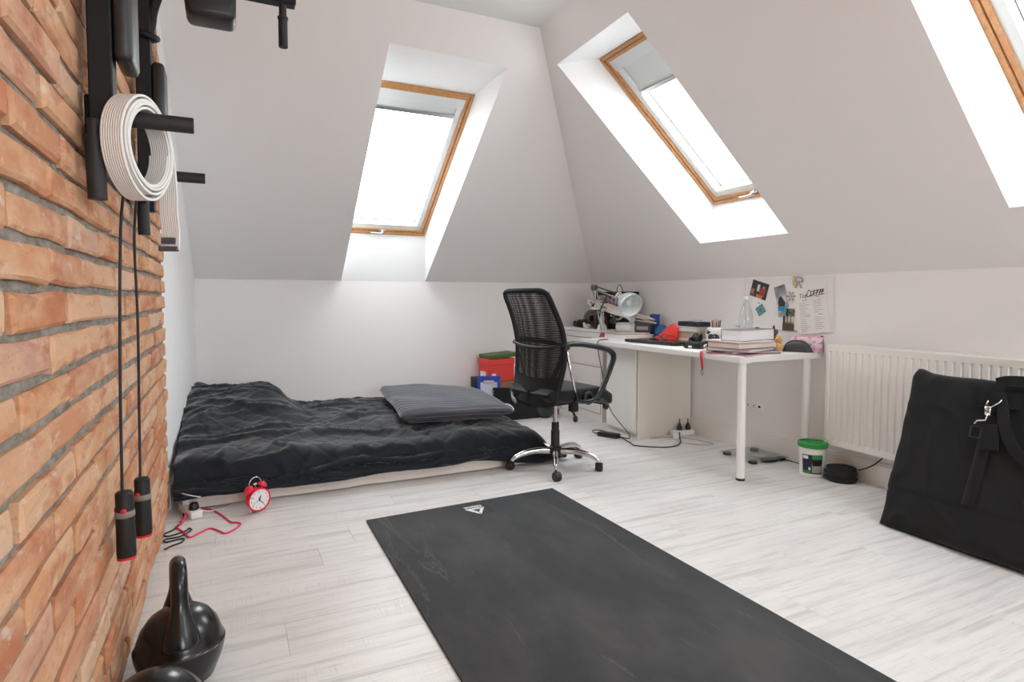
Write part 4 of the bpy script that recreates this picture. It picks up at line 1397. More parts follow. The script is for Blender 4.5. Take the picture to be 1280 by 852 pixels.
scl = thing('bathroom_scale', 'transparent glass bathroom scale lying on the floor under the desk', 'bathroom scale', (3.20, 2.90, 0), radians(-4))
def clear_mat(name, tint=(.92, .97, .96), gloss=.10):
    m = bpy.data.materials.new(name); m.use_nodes = True
    nt = m.node_tree; nt.nodes.clear()
    o = nt.nodes.new('ShaderNodeOutputMaterial')
    tr = nt.nodes.new('ShaderNodeBsdfTransparent'); tr.inputs[0].default_value = (*tint, 1)
    gl = nt.nodes.new('ShaderNodeBsdfGlossy'); gl.inputs['Roughness'].default_value = .05
    fr = nt.nodes.new('ShaderNodeLayerWeight'); fr.inputs[0].default_value = .12
    ad = nt.nodes.new('ShaderNodeMath'); ad.operation = 'MULTIPLY_ADD'; ad.inputs[1].default_value = .45; ad.inputs[2].default_value = gloss
    nt.links.new(fr.outputs['Facing'], ad.inputs[0])
    mx = nt.nodes.new('ShaderNodeMixShader')
    nt.links.new(ad.outputs[0], mx.inputs[0]); nt.links.new(tr.outputs[0], mx.inputs[1]); nt.links.new(gl.outputs[0], mx.inputs[2])
    nt.links.new(mx.outputs[0], o.inputs[0])
    return m
M_clear = clear_mat('clear_glass', (.86, .90, .89), .04)
bm = B(); box(bm, -.155, .155, -.155, .155, .018, .0245, .002); obj('glass_plate', bm, M_clear, scl, auto=.6)
for x in (-.12, .12):
    for y in (-.12, .12):
        bm = B(); lathe(bm, [(0, 0), (.022, 0), (.028, .005), (.028, .0175), (0, .0175)], 20, M=T(x, y, 0)); obj('sensor_foot', bm, M_black, scl, auto=.6)
bm = B(); lathe(bm, [(0, .004), (.045, .004), (.048, .01), (.048, .0175), (0, .0175)], 24, M=T(.02, -.12, 0) @ Matrix.Diagonal((1.5, .8, 1, 1))); obj('display_unit', bm, M_black, scl, auto=.6)
bm = B(); lathe(bm, [(0, .0248), (.042, .0248), (.042, .0252), (0, .0252)], 24, M=T(0, -.045, 0) @ Matrix.Diagonal((1, .9, 1, 1))); obj('steel_pad', bm, M_alu, scl)

chg = thing('laptop_charger', 'black laptop power adapter lying on the floor in front of the cream cupboard', 'power adapter', (2.655, 3.815, 0), radians(-62))
bm = B(); box(bm, -.085, .085, -.034, .034, .0, .034, .006, 2); obj('brick_body', bm, M_black, chg, auto=.6)
bm = B(); tube(bm, [(-.085, 0, .016), (-.11, .004, .014)], [.009, .005], 8); obj('strain_relief', bm, M_rub, chg); bm = B(); tube(bm, [(.085, 0, .016), (.11, -.004, .012)], [.009, .005], 8); obj('strain_relief', bm, M_rub, chg)
cable('adapter_cable', 'black cable from the laptop adapter to the white socket block by the wall',
      [(2.705, 3.715, .012), (2.70, 3.66, .004), (2.68, 3.57, .004), (2.66, 3.50, .004), (2.72, 3.43, .004), (2.82, 3.36, .004), (2.93, 3.36, .004), (3.03, 3.43, .004), (3.12, 3.54, .006), (3.18, 3.61, .03), (3.20, 3.63, .07)], .0042, M_cabk)
cable('laptop_cable', 'thin black cable hanging from the desk edge down to the floor',
      [(2.88, 3.93, .746), (2.78, 3.945, .748), (2.68, 3.95, .747), (2.643, 3.955, .735), (2.64, 3.955, .68), (2.66, 3.925, .50), (2.675, 3.90, .34), (2.70, 3.86, .20), (2.735, 3.77, .10), (2.765, 3.70, .03), (2.75, 3.69, .005), (2.73, 3.74, .004), (2.72, 3.80, .004), (2.735, 3.90, .004), (2.72, 4.02, .004), (2.67, 4.05, .004), (2.63, 4.0, .004), (2.61, 3.92, .010)], .0035, M_cabk)
cable('grey_cable_loop', 'loose grey cable looped on the floor beside the white socket block', [(3.15, 3.58, .004), (3.05, 3.50, .004), (3.04, 3.40, .004), (3.12, 3.29, .004), (3.19, 3.27, .004), (3.22, 3.33, .004), (3.18, 3.45, .004), (3.13, 3.55, .004), (3.0, 3.60, .004), (2.90, 3.62, .004)], .0026, M_cabg)
blk = thing('socket_block', 'white socket block with two black plugs on the floor by the skirting', 'power strip', (3.215, 3.625, 0), radians(-8))
bm = B(); box(bm, -.10, .10, -.026, .026, 0, .040, .006, 2); obj('housing', bm, M_whiteg, blk, auto=.6)
for x in (-.02, .055):
    bm = B(); lathe(bm, [(0, .04), (.021, .04), (.022, .06), (.012, .085), (.005, .10), (.004, .13), (0, .13)], 16, M=T(x, 0, 0)); obj('plug', bm, M_black, blk, auto=.6)
bm = B(); lathe(bm, [(0, 0), (.022, 0), (.024, .02), (.02, .04), (0, .042)], 16, M=T(-.11, -.09, 0)); obj('white_plug', bm, M_whiteg, blk, auto=.6)
wso = thing('wall_socket', 'white multi-gang wall socket plate low on the right wall', 'wall socket', (3.366, 3.075, .313))
bm = B(); box(bm, -.006, .0035, -.10, .10, -.034, .034, .003, 2); obj('plate', bm, M_whiteg, wso, auto=.6)
for i in range(4):
    y = -.075 + i * .05
    bm = B(); box(bm, -.008, -.004, y - .018, y + .018, -.02, .02, .002); s = obj('insert', bm, M_whiteg, wso, auto=.6)
    bm = B(); box(bm, -.0086, -.0078, y - (.010 if i == 0 else .003), y + (.010 if i == 0 else .003), -.006, .008); obj('port', bm, M_blackm, s)

# ================================================================ corner pile beyond the bed
def crate(name, label, cat, loc, size, rz, m, lid=None, lid_over=.0, group=None):
    w, d, h = size
    t = thing(name, label, cat, loc, rz, group)
    bm = B(); box(bm, -w / 2, w / 2, -d / 2, d / 2, 0, h, .004); obj('body', bm, m, t, auto=.6)
    if lid:
        bm = B(); box(bm, -w / 2 - lid_over, w / 2 + lid_over, -d / 2 - lid_over, d / 2 + lid_over, h - lid[1] * .8, h + .006, .003); obj('lid', bm, lid[0], t, auto=.6)
    return t
M_card = mat('brown_cardboard', (.26, .14, .08), .85)
M_redb = mat('red_card', (.80, .055, .045), .55)
M_grn = mat('olive_green_card', (.085, .13, .05), .7)
crate('storage_box', 'low black storage box on the floor beyond the bed end', 'box', (2.315, 4.795, 0), (.40, .19, .215), 0, M_blackm, (M_blackm, .03))
bx_ = crate('cardboard_box', 'brown box behind the black storage box, under the red shoebox', 'box', (2.36, 5.03, 0), (.50, .22, .318), 0, M_card)
bm = B(); box(bm, -.25, .25, -.113, -.110, .17, .31); obj('front_panel', bm, mat('wood_panel', (.34, .18, .11), .6), bx_)
rb2 = crate('shoebox', 'bright red shoebox stacked on the brown box behind the chair', 'box', (2.235, 5.02, .3185), (.265, .20, .20), radians(4), M_redb, (M_redb, .06), .004)
bm = B(); box(bm, -.1365, -.1345, -.05, .06, .02, .09); obj('size_label', bm, M_paper, rb2, label='white size label on the end')
bm = B(); box(bm, -.10, -.06, -.1055, -.1035, .02, .075); obj('front_label', bm, M_print, rb2)
gl = thing('green_box_lid', 'olive green box lid lying tilted on top of the red shoebox', 'lid', (2.26, 5.02, .534), (radians(0), radians(-3), radians(4)))
bm = B(); box(bm, -.155, .155, -.105, .105, .0, .035, .006); obj('lid_top', bm, M_grn, gl, auto=.6)
def sheet_obj(bm, w, h, th, M): box(bm, -w / 2, w / 2, -th / 2, th / 2, 0, h, .001, M=M)
cb = thing('clipboard', 'blue clipboard holding white paper, standing at the end of the bed', 'clipboard', (2.03, 4.72, 0), (radians(-8), 0, radians(-22)))
bm = B(); sheet_obj(bm, .20, .40, .006, T(0, 0, 0)); obj('board', bm, mat('blue_plastic', (.02, .06, .38), .4), cb)
bm = B(); sheet_obj(bm, .145, .30, .004, T(.0, -.006, .045)); obj('paper_sheet', bm, mat('bluish_paper', (.55, .60, .70), .8), cb, label='white paper sheets')
bm = B(); box(bm, -.045, .045, -.014, -.004, .335, .36, .003); obj('clip', bm, M_alu, cb)
nb = thing('spiral_notebook', 'black spiral notebook standing between clipboard and brown box', 'notebook', (2.125, 4.665, 0), (radians(-4), 0, radians(-30)))
bm = B(); sheet_obj(bm, .15, .30, .014, T(0, 0, 0)); obj('cover', bm, M_blackm, nb)
for i in range(12):
    bm = B(); tube(bm, [(-.070 + .004 * cos(a), -.004 + .010 * sin(a), .02 + i * .0225) for a in [k * pi / 5 for k in range(10)]], .0016, 5, closed=True); obj('ring', bm, M_print, nb)
ff = thing('file_folder', 'dark file folder leaning behind the blue clipboard', 'folder', (2.0, 4.84, 0), (radians(-6), 0, radians(-15)))
bm = B(); sheet_obj(bm, .16, .385, .03, T(0, 0, 0)); obj('cover', bm, mat('folder_grey', (.05, .05, .06), .6), ff); bm = B(); sheet_obj(bm, .15, .375, .022, T(.006, 0, .004)); obj('sheets', bm, M_paper, ff)
rbag = thing('rolled_bag', 'dark grey rolled fabric bag leaning against the black storage box', 'bag', (2.585, 4.735, 0), radians(-20))
bm = B()
for i in range(1):
    prof = [(0, -.115), (.05, -.112), (.072, -.09), (.08, -.05), (.074, -.02), (.082, .0), (.074, .03), (.083, .05), (.078, .08), (.05, .10), (0, .104)]
    vs = lathe(bm, prof, 28, M=T(0, .0, .084) @ RX(pi / 2))
for v in bm.verts:
    v.co += v.co.normalized() * noise.noise(v.co * 22) * .008
    v.co.z = max(v.co.z, .001)
obj('bag_roll', bm, fabric('dark_grey_fabric', (.035, .035, .038), (.06, .06, .062), 400), rbag, smooth=True)
bm = B(); tube(bm, [(.083 * cos(a * pi / 12) , -.06, .084 + .083 * sin(a * pi / 12)) for a in range(24)], .006, 6, closed=True); obj('carry_strap', bm, M_strap, rbag, smooth=True)
rcup = thing('red_canister', 'small dark red canister on the floor behind the chair column', 'canister', (2.735, 4.78, 0))
bm = B(); lathe(bm, [(0, 0), (.028, 0), (.03, .05), (.026, .055), (0, .055)], 16); obj('shell', bm, mat('dark_red', (.40, .02, .06), .4), rcup, auto=.6)
bm = B(); tube(bm, [(.0305 * cos(a * pi / 10), .0305 * sin(a * pi / 10), .01) for a in range(20)], .0018, 5, closed=True); obj('rim_band', bm, M_print, rcup)
cable('earphone_wire', 'short white wire loop at the right end of the grey throw', [(1.93, 4.20, .235), (1.955, 4.22, .245), (1.975, 4.18, .24), (1.97, 4.10, .225), (1.94, 4.08, .22)], .005, M_cabw)

# ================================================================ desk clutter
Z0 = DZ + .0006
def M_col(name, c, r=.5, **k): return mat(name, c, r, **k)
def book(label, x, y, z, w, d, h, rz, ccol, pcol=(.80, .77, .72), name='book', cat='book', group=None, spine='x-', cover_t=.003):
    """Closed book: local x = w, local y = d, pages show on three sides."""
    t = thing(name, label, cat, (x, y, z), rz, group)
    bm = B(); c = cover_t
    if spine in ('x-', 'x+'):
        a, b = (-w / 2, w / 2 - .004) if spine == 'x-' else (-w / 2 + .004, w / 2)
        box(bm, a + (c if spine == 'x-' else 0), b - (c if spine == 'x+' else 0), -d / 2 + .003, d / 2 - .003, c, h - c)
    else:
        a, b = (-d / 2, d / 2 - .004) if spine == 'y-' else (-d / 2 + .004, d / 2)
        box(bm, -w / 2 + .003, w / 2 - .003, a + (c if spine == 'y-' else 0), b - (c if spine == 'y+' else 0), c, h - c)
    obj('pages', bm, M_col('pages', pcol, .9), t)
    bm = B(); box(bm, -w / 2, w / 2, -d / 2, d / 2, 0, c); box(bm, -w / 2, w / 2, -d / 2, d / 2, h - c, h)
    if spine == 'x-': box(bm, -w / 2, -w / 2 + c, -d / 2, d / 2, c, h - c)
    elif spine == 'x+': box(bm, w / 2 - c, w / 2, -d / 2, d / 2, c, h - c)
    elif spine == 'y-': box(bm, -w / 2, w / 2, -d / 2, -d / 2 + c, c, h - c)
    else: box(bm, -w / 2, w / 2, d / 2 - c, d / 2, c, h - c)
    bmesh.ops.remove_doubles(bm, verts=bm.verts, dist=.00001)
    obj('cover', bm, M_col('cover', ccol, .5), t)
    return t

# laptop, spectacles
lap = thing('laptop', 'closed black laptop lying near the front edge of the desk', 'laptop', (2.915, 3.53, Z0), radians(-82))
bm = B(); box(bm, -.25, .25, -.125, .125, .003, .014, .003, 2); obj('base', bm, M_black, lap, auto=.6)
bm = B(); box(bm, -.25, .25, -.125, .125, .0145, .024, .003, 2); obj('screen_lid', bm, mat('laptop_lid', (.010, .010, .011), .16), lap, auto=.6)
for x in (-.2, .2):
    for y in (-.1, .1):
        bm = B(); lathe(bm, [(0, 0), (.008, 0), (.008, .0035), (0, .0035)], 10, M=T(x, y, 0)); obj('rubber_foot', bm, M_rub, lap)
gls = thing('eyeglasses', 'thin black-rimmed eyeglasses lying on the closed black laptop', 'glasses', (2.93, 3.55, Z0 + .0245), radians(-72))
for s in (-1, 1):
    bm = B(); tube(bm, [(s * .034 + .026 * cos(a * pi / 10), 0, .022 + .021 * sin(a * pi / 10)) for a in range(20)], .0018, 6, closed=True); rim_ = obj('rim', bm, M_black, gls)
    bm = B(); tube(bm, cr([(s * .060, 0, .030), (s * .066, .02, .030), (s * .064, .09, .022), (s * .058, .13, .004)], 4), .0018, 6); obj('temple', bm, M_black, gls)
    bm = B(); lathe(bm, [(0, -.0006), (.0255, -.0006), (.0255, .0006), (0, .0006)], 20, M=T(s * .034, 0, .022) @ RX(pi / 2) @ Matrix.Diagonal((1, .82, 1, 1))); obj('lens', bm, M_clear, rim_)
bm = B(); tube(bm, cr([(-.009, 0, .024), (0, 0, .028), (.009, 0, .024)], 3), .0018, 6); obj('bridge', bm, M_black, gls)

# white binders and papers at the far end of the desk
book('white ring binder lying at the far desk end below the tub', 3.04, 4.075, Z0, .34, .25, .034, radians(8), (.80, .79, .78), (.78, .72, .72), 'binder', 'binder', spine='y+')
book('slim white notebook with red edge on top of the white binder', 3.02, 4.09, Z0 + .0345, .28, .23, .012, radians(-6), (.84, .83, .82), (.62, .20, .18), 'notebook', 'notebook', spine='x+')
pb = thing('paper_booklet', 'white paper booklet lying beside the desk lamp base', 'booklet', (2.80, 4.02, Z0), radians(20))
bm = B(); box(bm, -.09, .09, -.12, .12, 0, .010, .001); obj('sheets', bm, M_paper, pb); bm = B(); box(bm, -.091, .091, -.121, .121, .0102, .0112); obj('front_cover', bm, M_print, pb)

# desk lamp
lamp = thing('desk_lamp', 'grey clamp-on desk lamp with jointed arm and round metal shade', 'lamp', (2.87, 4.225, Z0))
M_lamp = mat('lamp_grey', (.50, .52, .52), .35, metal=.6)
M_shade = mat('lamp_shade_enamel', (.62, .65, .65), .32, metal=.2)
M_shin = mat('shade_inside', (.74, .78, .78), .35)
Bp = Vector((2.87, 4.225, Z0)); Ep = Vector((2.90, 4.405, 1.168)); Hp = Vector((2.90, 3.955, 1.075))
bm = B(); lathe(bm, [(0, 0), (.034, 0), (.030, .010), (.020, .028), (.016, .045), (0, .046)], 20, M=T(*Bp)); wobj('clamp_base', bm, mat('red_clamp', (.42, .01, .03), .35), lamp, auto=.6, label='dark red base')
bm = B(); lathe(bm, [(0, .045), (.012, .045), (.012, .075), (0, .078)], 14, M=T(*Bp)); wobj('pivot', bm, M_lamp, lamp, auto=.6)
P0 = Bp + Vector((0, 0, .07))
for d in (-.018, .018):
    off = Vector((.6 * d, -.8 * d, 0))
    bm = B(); tube(bm, [P0 + off * .7, Ep + off], .0065, 8); wobj('lower_rod', bm, M_lamp, lamp, smooth=True)
    bm = B(); tube(bm, [Ep + Vector((0, 0, d * .9)), Hp + Vector((0, 0, d * .9))], .0065, 8); wobj('upper_rod', bm, M_lamp if d < 0 else mat('lamp_dark', (.05, .055, .06), .4), lamp, smooth=True)
bm = B()
for k in range(16):
    pass
q = [P0 + (Ep - P0) * (.08 + .3 * k / 60) + Vector((.012 * cos(k * 1.57) + .02, .0, .012 * sin(k * 1.57))) for k in range(61)]
tube(bm, q, .0018, 4); wobj('spring', bm, M_lamp, lamp)
bm = B(); mid = P0 + (Ep - P0) * .40
tube(bm, [mid, Ep + (Hp - Ep) * .45 - Vector((0, 0, .015))], .006, 8); wobj('tension_rod', bm, mat('rod_dark', (.04, .045, .05), .4), lamp)
for p, r in ((Ep, .026), (Hp, .020), (mid, .014)):
    bm = B(); lathe(bm, [(0, -.022), (r, -.022), (r, .022), (0, .022)], 16, M=T(*p) @ RZ(.6) @ RX(pi / 2)); lathe(bm, [(0, -.034), (.008, -.03), (.008, .03), (0, .034)], 10, M=T(*p) @ RZ(.6) @ RX(pi / 2)); wobj('joint', bm, M_screw, lamp, auto=.6)
ax = Vector((-.02, -.80, -.36)).normalized()
Rm = Vector((2.855, 3.80, 1.015))
Mx = T(*(Rm - ax * .14)) @ align(ax) @ Matrix.Scale(1.07, 4)
bm = B(); lathe(bm, [(.034, 0), (.050, .012), (.066, .035), (.080, .065), (.088, .095), (.092, .125), (.090, .126), (.086, .095), (.078, .066), (.064, .038), (.048, .015), (.030, .006)], 36, M=Mx)
shade = wobj('lamp_shade', bm, M_shade, lamp, smooth=True)
bm = B(); lathe(bm, [(.0905, .124), (.0855, .095), (.0775, .066), (.0635, .039), (.047, .017), (.0, .010)], 36, M=Mx); wobj('shade_lining', bm, M_shin, shade, smooth=True, label='pale inner lining')
bm = B(); lathe(bm, [(0, .012), (.012, .014), (.014, .035), (.030, .062), (.030, .078), (.018, .094), (0, .098)], 20, M=Mx); wobj('bulb', bm, mat('bulb_glass', (.62, .65, .65), .12), shade, smooth=True)
bm = B(); lathe(bm, [(0, -.062), (.028, -.062), (.030, -.055), (.030, -.006), (.036, .002), (0, .004)], 20, M=Mx)
sock = wobj('socket_cap', bm, M_whiteg, shade, auto=.6)
for k in range(12):
    a = k * pi / 6
    bm = B(); box(bm, -.003, .003, -.0015, .0015, -.045, -.018, M=Mx @ RZ(a) @ T(.0295, 0, 0) @ RZ(pi / 2)); wobj('vent_slot', bm, M_blackm, shade)
bm = B(); tube(bm, cr([Mx @ Vector((0, 0, -.06)), Mx @ Vector((.0, .03, -.10)), Mx @ Vector((.01, .075, -.09)), Hp + Vector((.02, .06, .06)), Hp + Vector((0, .02, .02)), Ep + (Hp - Ep) * .5 + Vector((0, 0, -.03)), Ep - Vector((0, 0, .02))], 5), .003, 6); wobj('lamp_cord', bm, M_cabk, lamp, smooth=True)
bm = B(); tube(bm, [Hp, Mx @ Vector((0, 0, -.05))], .008, 8); wobj('head_stem', bm, M_lamp, lamp)

# pile on the chest of drawers
ZC0 = .8026
t = thing('model_car', 'black model car chassis at the left end of the white chest', 'model car', (3.08, 4.905, ZC0), radians(70))
bm = B(); box(bm, -.085, .085, -.035, .035, .02, .04, .005); box(bm, -.03, .05, -.03, .03, .04, .066, .008); box(bm, -.075, -.045, -.042, .042, .045, .058, .004); obj('chassis', bm, M_black, t, auto=.6)
for x in (-.06, .06):
    for y in (-.048, .048):
        bm = B(); lathe(bm, [(0, -.014), (.018, -.014), (.027, -.010), (.027, .010), (.018, .014), (0, .014)], 18, M=T(x, y, .0272) @ RX(pi / 2)); w = obj('wheel', bm, M_rub, t, auto=.6)
        bm = B(); lathe(bm, [(0, -.0148), (.012, -.0148), (.012, .0148), (0, .0148)], 12, M=T(x, y, .0272) @ RX(pi / 2)); obj('hub_cap', bm, M_screw, w)
t = thing('grey_disc', 'round grey perforated disc standing among the black gear on the chest', 'disc', (3.12, 4.77, ZC0 + .083), radians(-40))
bm = B(); lathe(bm, [(.030, -.006), (.078, -.006), (.083, 0), (.078, .006), (.030, .006), (.030, -.006)], 40, M=RX(pi / 2)); obj('ring_plate', bm, mat('disc_grey', (.22, .22, .225), .45, metal=.4), t, auto=.6)
bm = B(); lathe(bm, [(0, -.010), (.022, -.010), (.030, -.004), (.030, .004), (.022, .010), (0, .010)], 24, M=RX(pi / 2)); obj('hub', bm, M_blackm, t, auto=.6)
for k in range(14):
    a = k * 2 * pi / 14
    bm = B(); lathe(bm, [(0, -.0068), (.0055, -.0068), (.0055, .0068), (0, .0068)], 8, M=T(.056 * cos(a), 0, .056 * sin(a)) @ RX(pi / 2)); obj('vent_hole', bm, M_blackm, t)
t = thing('camera_body', 'black camera body lying in front of the grey disc on the chest', 'camera', (3.02, 4.74, ZC0), radians(-55))
bm = B(); box(bm, -.06, .06, -.025, .025, 0, .06, .008, 2); box(bm, -.022, .022, -.022, .022, .058, .078, .006); obj('body', bm, M_black, t, auto=.6)
bm = B(); lathe(bm, [(0, 0), (.028, 0), (.028, .035), (.025, .04), (.022, .036), (0, .033)], 22, M=T(0, -.024, .03) @ RX(pi / 2)); obj('lens_barrel', bm, M_blackm, t, auto=.6)
bm = B(); lathe(bm, [(0, 0), (.009, 0), (.009, .008), (0, .008)], 12, M=T(.042, 0, .058)); obj('dial', bm, M_screw, t)
t = thing('white_figurine', 'tiny cream animal figurine on the front edge of the chest', 'figurine', (2.93, 4.56, ZC0), radians(200))
bm = B()
for c, r in (((0, 0, .022), .022), ((.032, 0, .026), .017), ((-.03, 0, .022), .018), ((.045, .0, .045), .012), ((.02, .014, .012), .012), ((-.02, -.014, .012), .012)):
    lathe(bm, [(r * sin(a * pi / 10) if 0 < a < 10 else 0, -r * cos(a * pi / 10)) for a in range(11)], 14, M=T(c[0], c[1], max(c[2], r)))
obj('body', bm, mat('cream_figure', (.76, .70, .58), .5), t, smooth=True)
for k, (x, y, h, dx) in enumerate(((3.0, 4.50, .165, .0), (3.045, 4.44, .18, 0))):
    t = thing('dark_bottle', ('shorter dark brown bottle beside the cream figurine on the chest', 'taller dark brown bottle behind the lamp arm on the chest')[k], 'bottle', (x, y, ZC0), 0, 'dark bottles on the chest')
    bm = B(); lathe(bm, [(0, 0), (.032, 0), (.034, .004), (.034, h * .72), (.030, h * .80), (.016, h * .86), (.016, h), (0, h)], 22); obj('bottle_body', bm, mat('brown_glass', (.045, .022, .014), .18), t, auto=.6)
    bm = B(); lathe(bm, [(0, h * .88), (.019, h * .88), (.019, h + .012), (.016, h + .015), (0, h + .015)], 16); obj('screw_cap', bm, M_blackm, t, auto=.6)
t = thing('model_part', 'small black and white model part lying across the dark bottles', 'model part', (3.03, 4.50, ZC0 + .197), radians(-60))
bm = B(); box(bm, -.08, .08, -.030, .030, 0, .022, .006); box(bm, .0, .07, -.022, .022, .022, .046, .008); obj('frame', bm, M_black, t, auto=.6)
bm = B(); box(bm, -.095, -.03, -.022, .022, .018, .030, .004); obj('white_fairing', bm, M_whiteg, t, auto=.6)
t = thing('spray_bottle', 'white cone-shaped bottle beside the lamp base on the chest', 'bottle', (2.945, 4.345, ZC0), 0)
bm = B(); lathe(bm, [(0, 0), (.042, 0), (.044, .006), (.034, .04), (.020, .055), (.020, .115), (0, .116)], 22); obj('bottle_body', bm, M_whiteg, t, auto=.6)
bm = B(); lathe(bm, [(0, .116), (.017, .116), (.017, .145), (.012, .15), (0, .15)], 16); obj('nozzle', bm, M_cream, t, auto=.6)
# dark things carrying the model aircraft
t = thing('loudspeaker', 'small black loudspeaker standing on the chest under the model aircraft', 'loudspeaker', (3.16, 4.42, ZC0), radians(-35))
bm = B(); box(bm, -.075, .075, -.055, .055, 0, .17, .006); obj('cabinet', bm, M_blackm, t, auto=.6)
for z, r in ((.055, .045), (.13, .024)):
    bm = B(); lathe(bm, [(r, 0), (r * 1.08, .004), (r, .006), (r * .8, .0), (r * .25, -.006), (0, .0)], 24, M=T(0, -.055, z) @ RX(pi / 2)); obj('cone', bm, M_rub, t, smooth=True)
t = thing('navy_tin', 'dark navy tin on the chest beside the white tub', 'tin', (3.22, 4.335, ZC0), 0)
bm = B(); lathe(bm, [(0, 0), (.045, 0), (.046, .003), (.046, .125), (0, .125)], 24); obj('can', bm, mat('navy_paint', (.015, .03, .07), .35), t, auto=.6)
bm = B(); lathe(bm, [(.0465, .118), (.048, .120), (.048, .132), (.044, .134), (0, .134)], 24); obj('lid', bm, M_screw, t, auto=.6)
bm = B(); P = [[(.0468 * cos(a), .0468 * sin(a), z) for z in (.03, .06)] for a in [radians(205 + i * 7) for i in range(8)]]; shelf_grid(bm, P); obj('label_patch', bm, mat('label_red', (.5, .05, .03), .5), t)
t = thing('white_tub', 'white plastic tub lying on its side at the chest end', 'tub', (3.08, 4.195, DZ + .0015 + .046 + .0005), radians(-52))
bm = B(); lathe(bm, [(0, -.075), (.034, -.075), (.040, -.068), (.041, .05), (.034, .064), (.034, .075), (0, .076)], 24, M=T(0, 0, .041) @ RY(pi / 2)); obj('tub_body', bm, M_whiteg, t, auto=.6)
bm = B(); lathe(bm, [(.0415, .052), (.0425, .056), (.0425, .080), (.036, .084), (0, .084)], 24, M=T(0, 0, .041) @ RY(pi / 2)); obj('screw_lid', bm, mat('tub_lid', (.74, .73, .72), .4), t, auto=.6)
# model aircraft: white wing / fuselage board with dark red stripes
t = thing('model_aircraft', 'long white model aircraft with dark red stripes lying tilted on the clutter', 'model aircraft', (3.02, 4.40, .975), (0, radians(9), radians(-97)))
bm = B()
out = [(-.37, .0), (-.35, .022), (-.24, .046), (-.05, .05), (.15, .045), (.34, .030), (.36, .0), (.34, -.028), (.15, -.05), (-.1, -.055), (-.25, -.045), (-.34, -.02)]
prism(bm, [(p.x, p.y) for p in cr([(a, b, 0) for a, b in out], 3, closed=True)], .05, bev=.012); obj('fuselage', bm, mat('white_foam', (.80, .77, .71), .6), t, auto=.7)
for x0 in (-.21, -.02):
    bm = B(); box(bm, x0, x0 + .13, -.0575, .0525, .026, .036, .001); obj('stripe', bm, mat('stripe_red', (.20, .012, .02), .5), t)
bm = B(); prism(bm, [(.05, .03), (.12, .03), (.10, .20), (.07, .20)], .010, M=T(0, 0, .02), bev=.003); prism(bm, [(.05, -.03), (.12, -.03), (.10, -.19), (.07, -.19)], .010, M=T(0, 0, .02), bev=.003); obj('wing', bm, mat('white_foam_b', (.76, .74, .70), .6), t, auto=.6)
for x in (.19, .25):
    bm = B(); tube(bm, [(x, -.03, .0), (x + .02, -.05, -.05)], .004, 6); lathe(bm, [(0, -.006), (.018, -.006), (.018, .006), (0, .006)], 14, M=T(x + .02, -.05, -.06) @ RX(pi / 2)); obj('landing_wheel', bm, M_rub, t)
t = thing('picture_box', 'flat black box with a greyish pink picture propped behind the lamp arm', 'box', (3.19, 4.48, 1.03), (radians(0), radians(0), radians(-62)))
bm = B(); box(bm, -.20, .20, -.02, .05, -.04, .105, .004); obj('carton', bm, M_blackm, t, auto=.6)
def picture_mat(name, stops, scale=(9, 9, 9), seed=0.0, detail=2):
    m = mat(name, (.5, .5, .5), .4)
    n = NT(m)
    c = n.coord('Object', scale)
    mp = n.add('ShaderNodeMapping', Vector=c); mp.inputs['Location'].default_value = (seed, seed * .7, seed * 1.3)
    n.set('Base Color', n.ramp(n.noise(mp.outputs[0], 1.0, detail), stops))
    return m
bm = B(); box(bm, -.17, .17, -.0212, -.0200, -.035, .075); obj('cover_picture', bm, picture_mat('cover_art', [(.35, (.05, .04, .045)), (.48, (.42, .34, .36)), (.6, (.12, .09, .1)), (.72, (.5, .42, .45))], (22, 22, 22), 3.0), t, label='greyish pink cover picture')
t = thing('metal_bracket', 'grey metal bracket tangle under the model aircraft nose', 'bracket', (3.02, 4.17, .905), radians(-60))
bm = B(); tube(bm, cr([(-.10, 0, .03), (-.04, .02, -.01), (.03, -.02, .02), (.09, .0, -.015)], 5), .011, 8); obj('bent_tube', bm, M_lamp, t, smooth=True)
bm = B(); tube(bm, cr([(-.08, -.02, -.02), (-.02, -.03, .03), (.05, .02, .0), (.08, .03, .035)], 5), .008, 8); obj('thin_tube', bm, M_screw, t, smooth=True)
bm = B(); lathe(bm, [(0, -.012), (.03, -.012), (.03, .012), (0, .012)], 18, M=T(.10, .0, -.005) @ RX(pi / 2)); obj('end_disc', bm, M_lamp, t, auto=.6)
# books propping up the aircraft nose: two rolls of pale slats
for k in range(4):
    bm = B(); box(bm, -.085, .085, -.010, .010, -.006, .006, .002)
    o = obj('wooden_strip', bm, mat('pale_wood', (.72 - .03 * k, .64 - .03 * k, .54 - .03 * k), .6))
    tag(o, ('topmost', 'second', 'third', 'lowest')[k] + ' pale wooden strip jutting out below the lamp shade', 'strip', 'wooden strips under the lamp shade')
    o.location = (3.15 + .012 * k, 4.03 + .004 * k, .925 - .0155 * k); o.rotation_euler = (0, radians((16, 9, 15, 8)[k]), radians((-60, -44, -70, -52)[k]))
t = thing('grey_box', 'small dark grey gadget box holding up the wooden strips', 'box', (3.20, 4.10, DZ + .0475 + .0006), radians(-55))
bm = B(); box(bm, -.075, .075, -.035, .035, 0, .115, .006); obj('casing', bm, mat('gadget_grey', (.10, .10, .105), .5), t, auto=.6); bm = B(); box(bm, -.05, .05, -.0365, -.0345, .02, .05); obj('front_panel', bm, M_lamp, t)
bb = book('blue hardback book standing upright against the wall at the far desk end', 3.28, 4.05, Z0 + .105, .19, .085, .035, 0, (.02, .09, .30), spine='x-')
bb.rotation_euler = (radians(0), radians(90), radians(35))
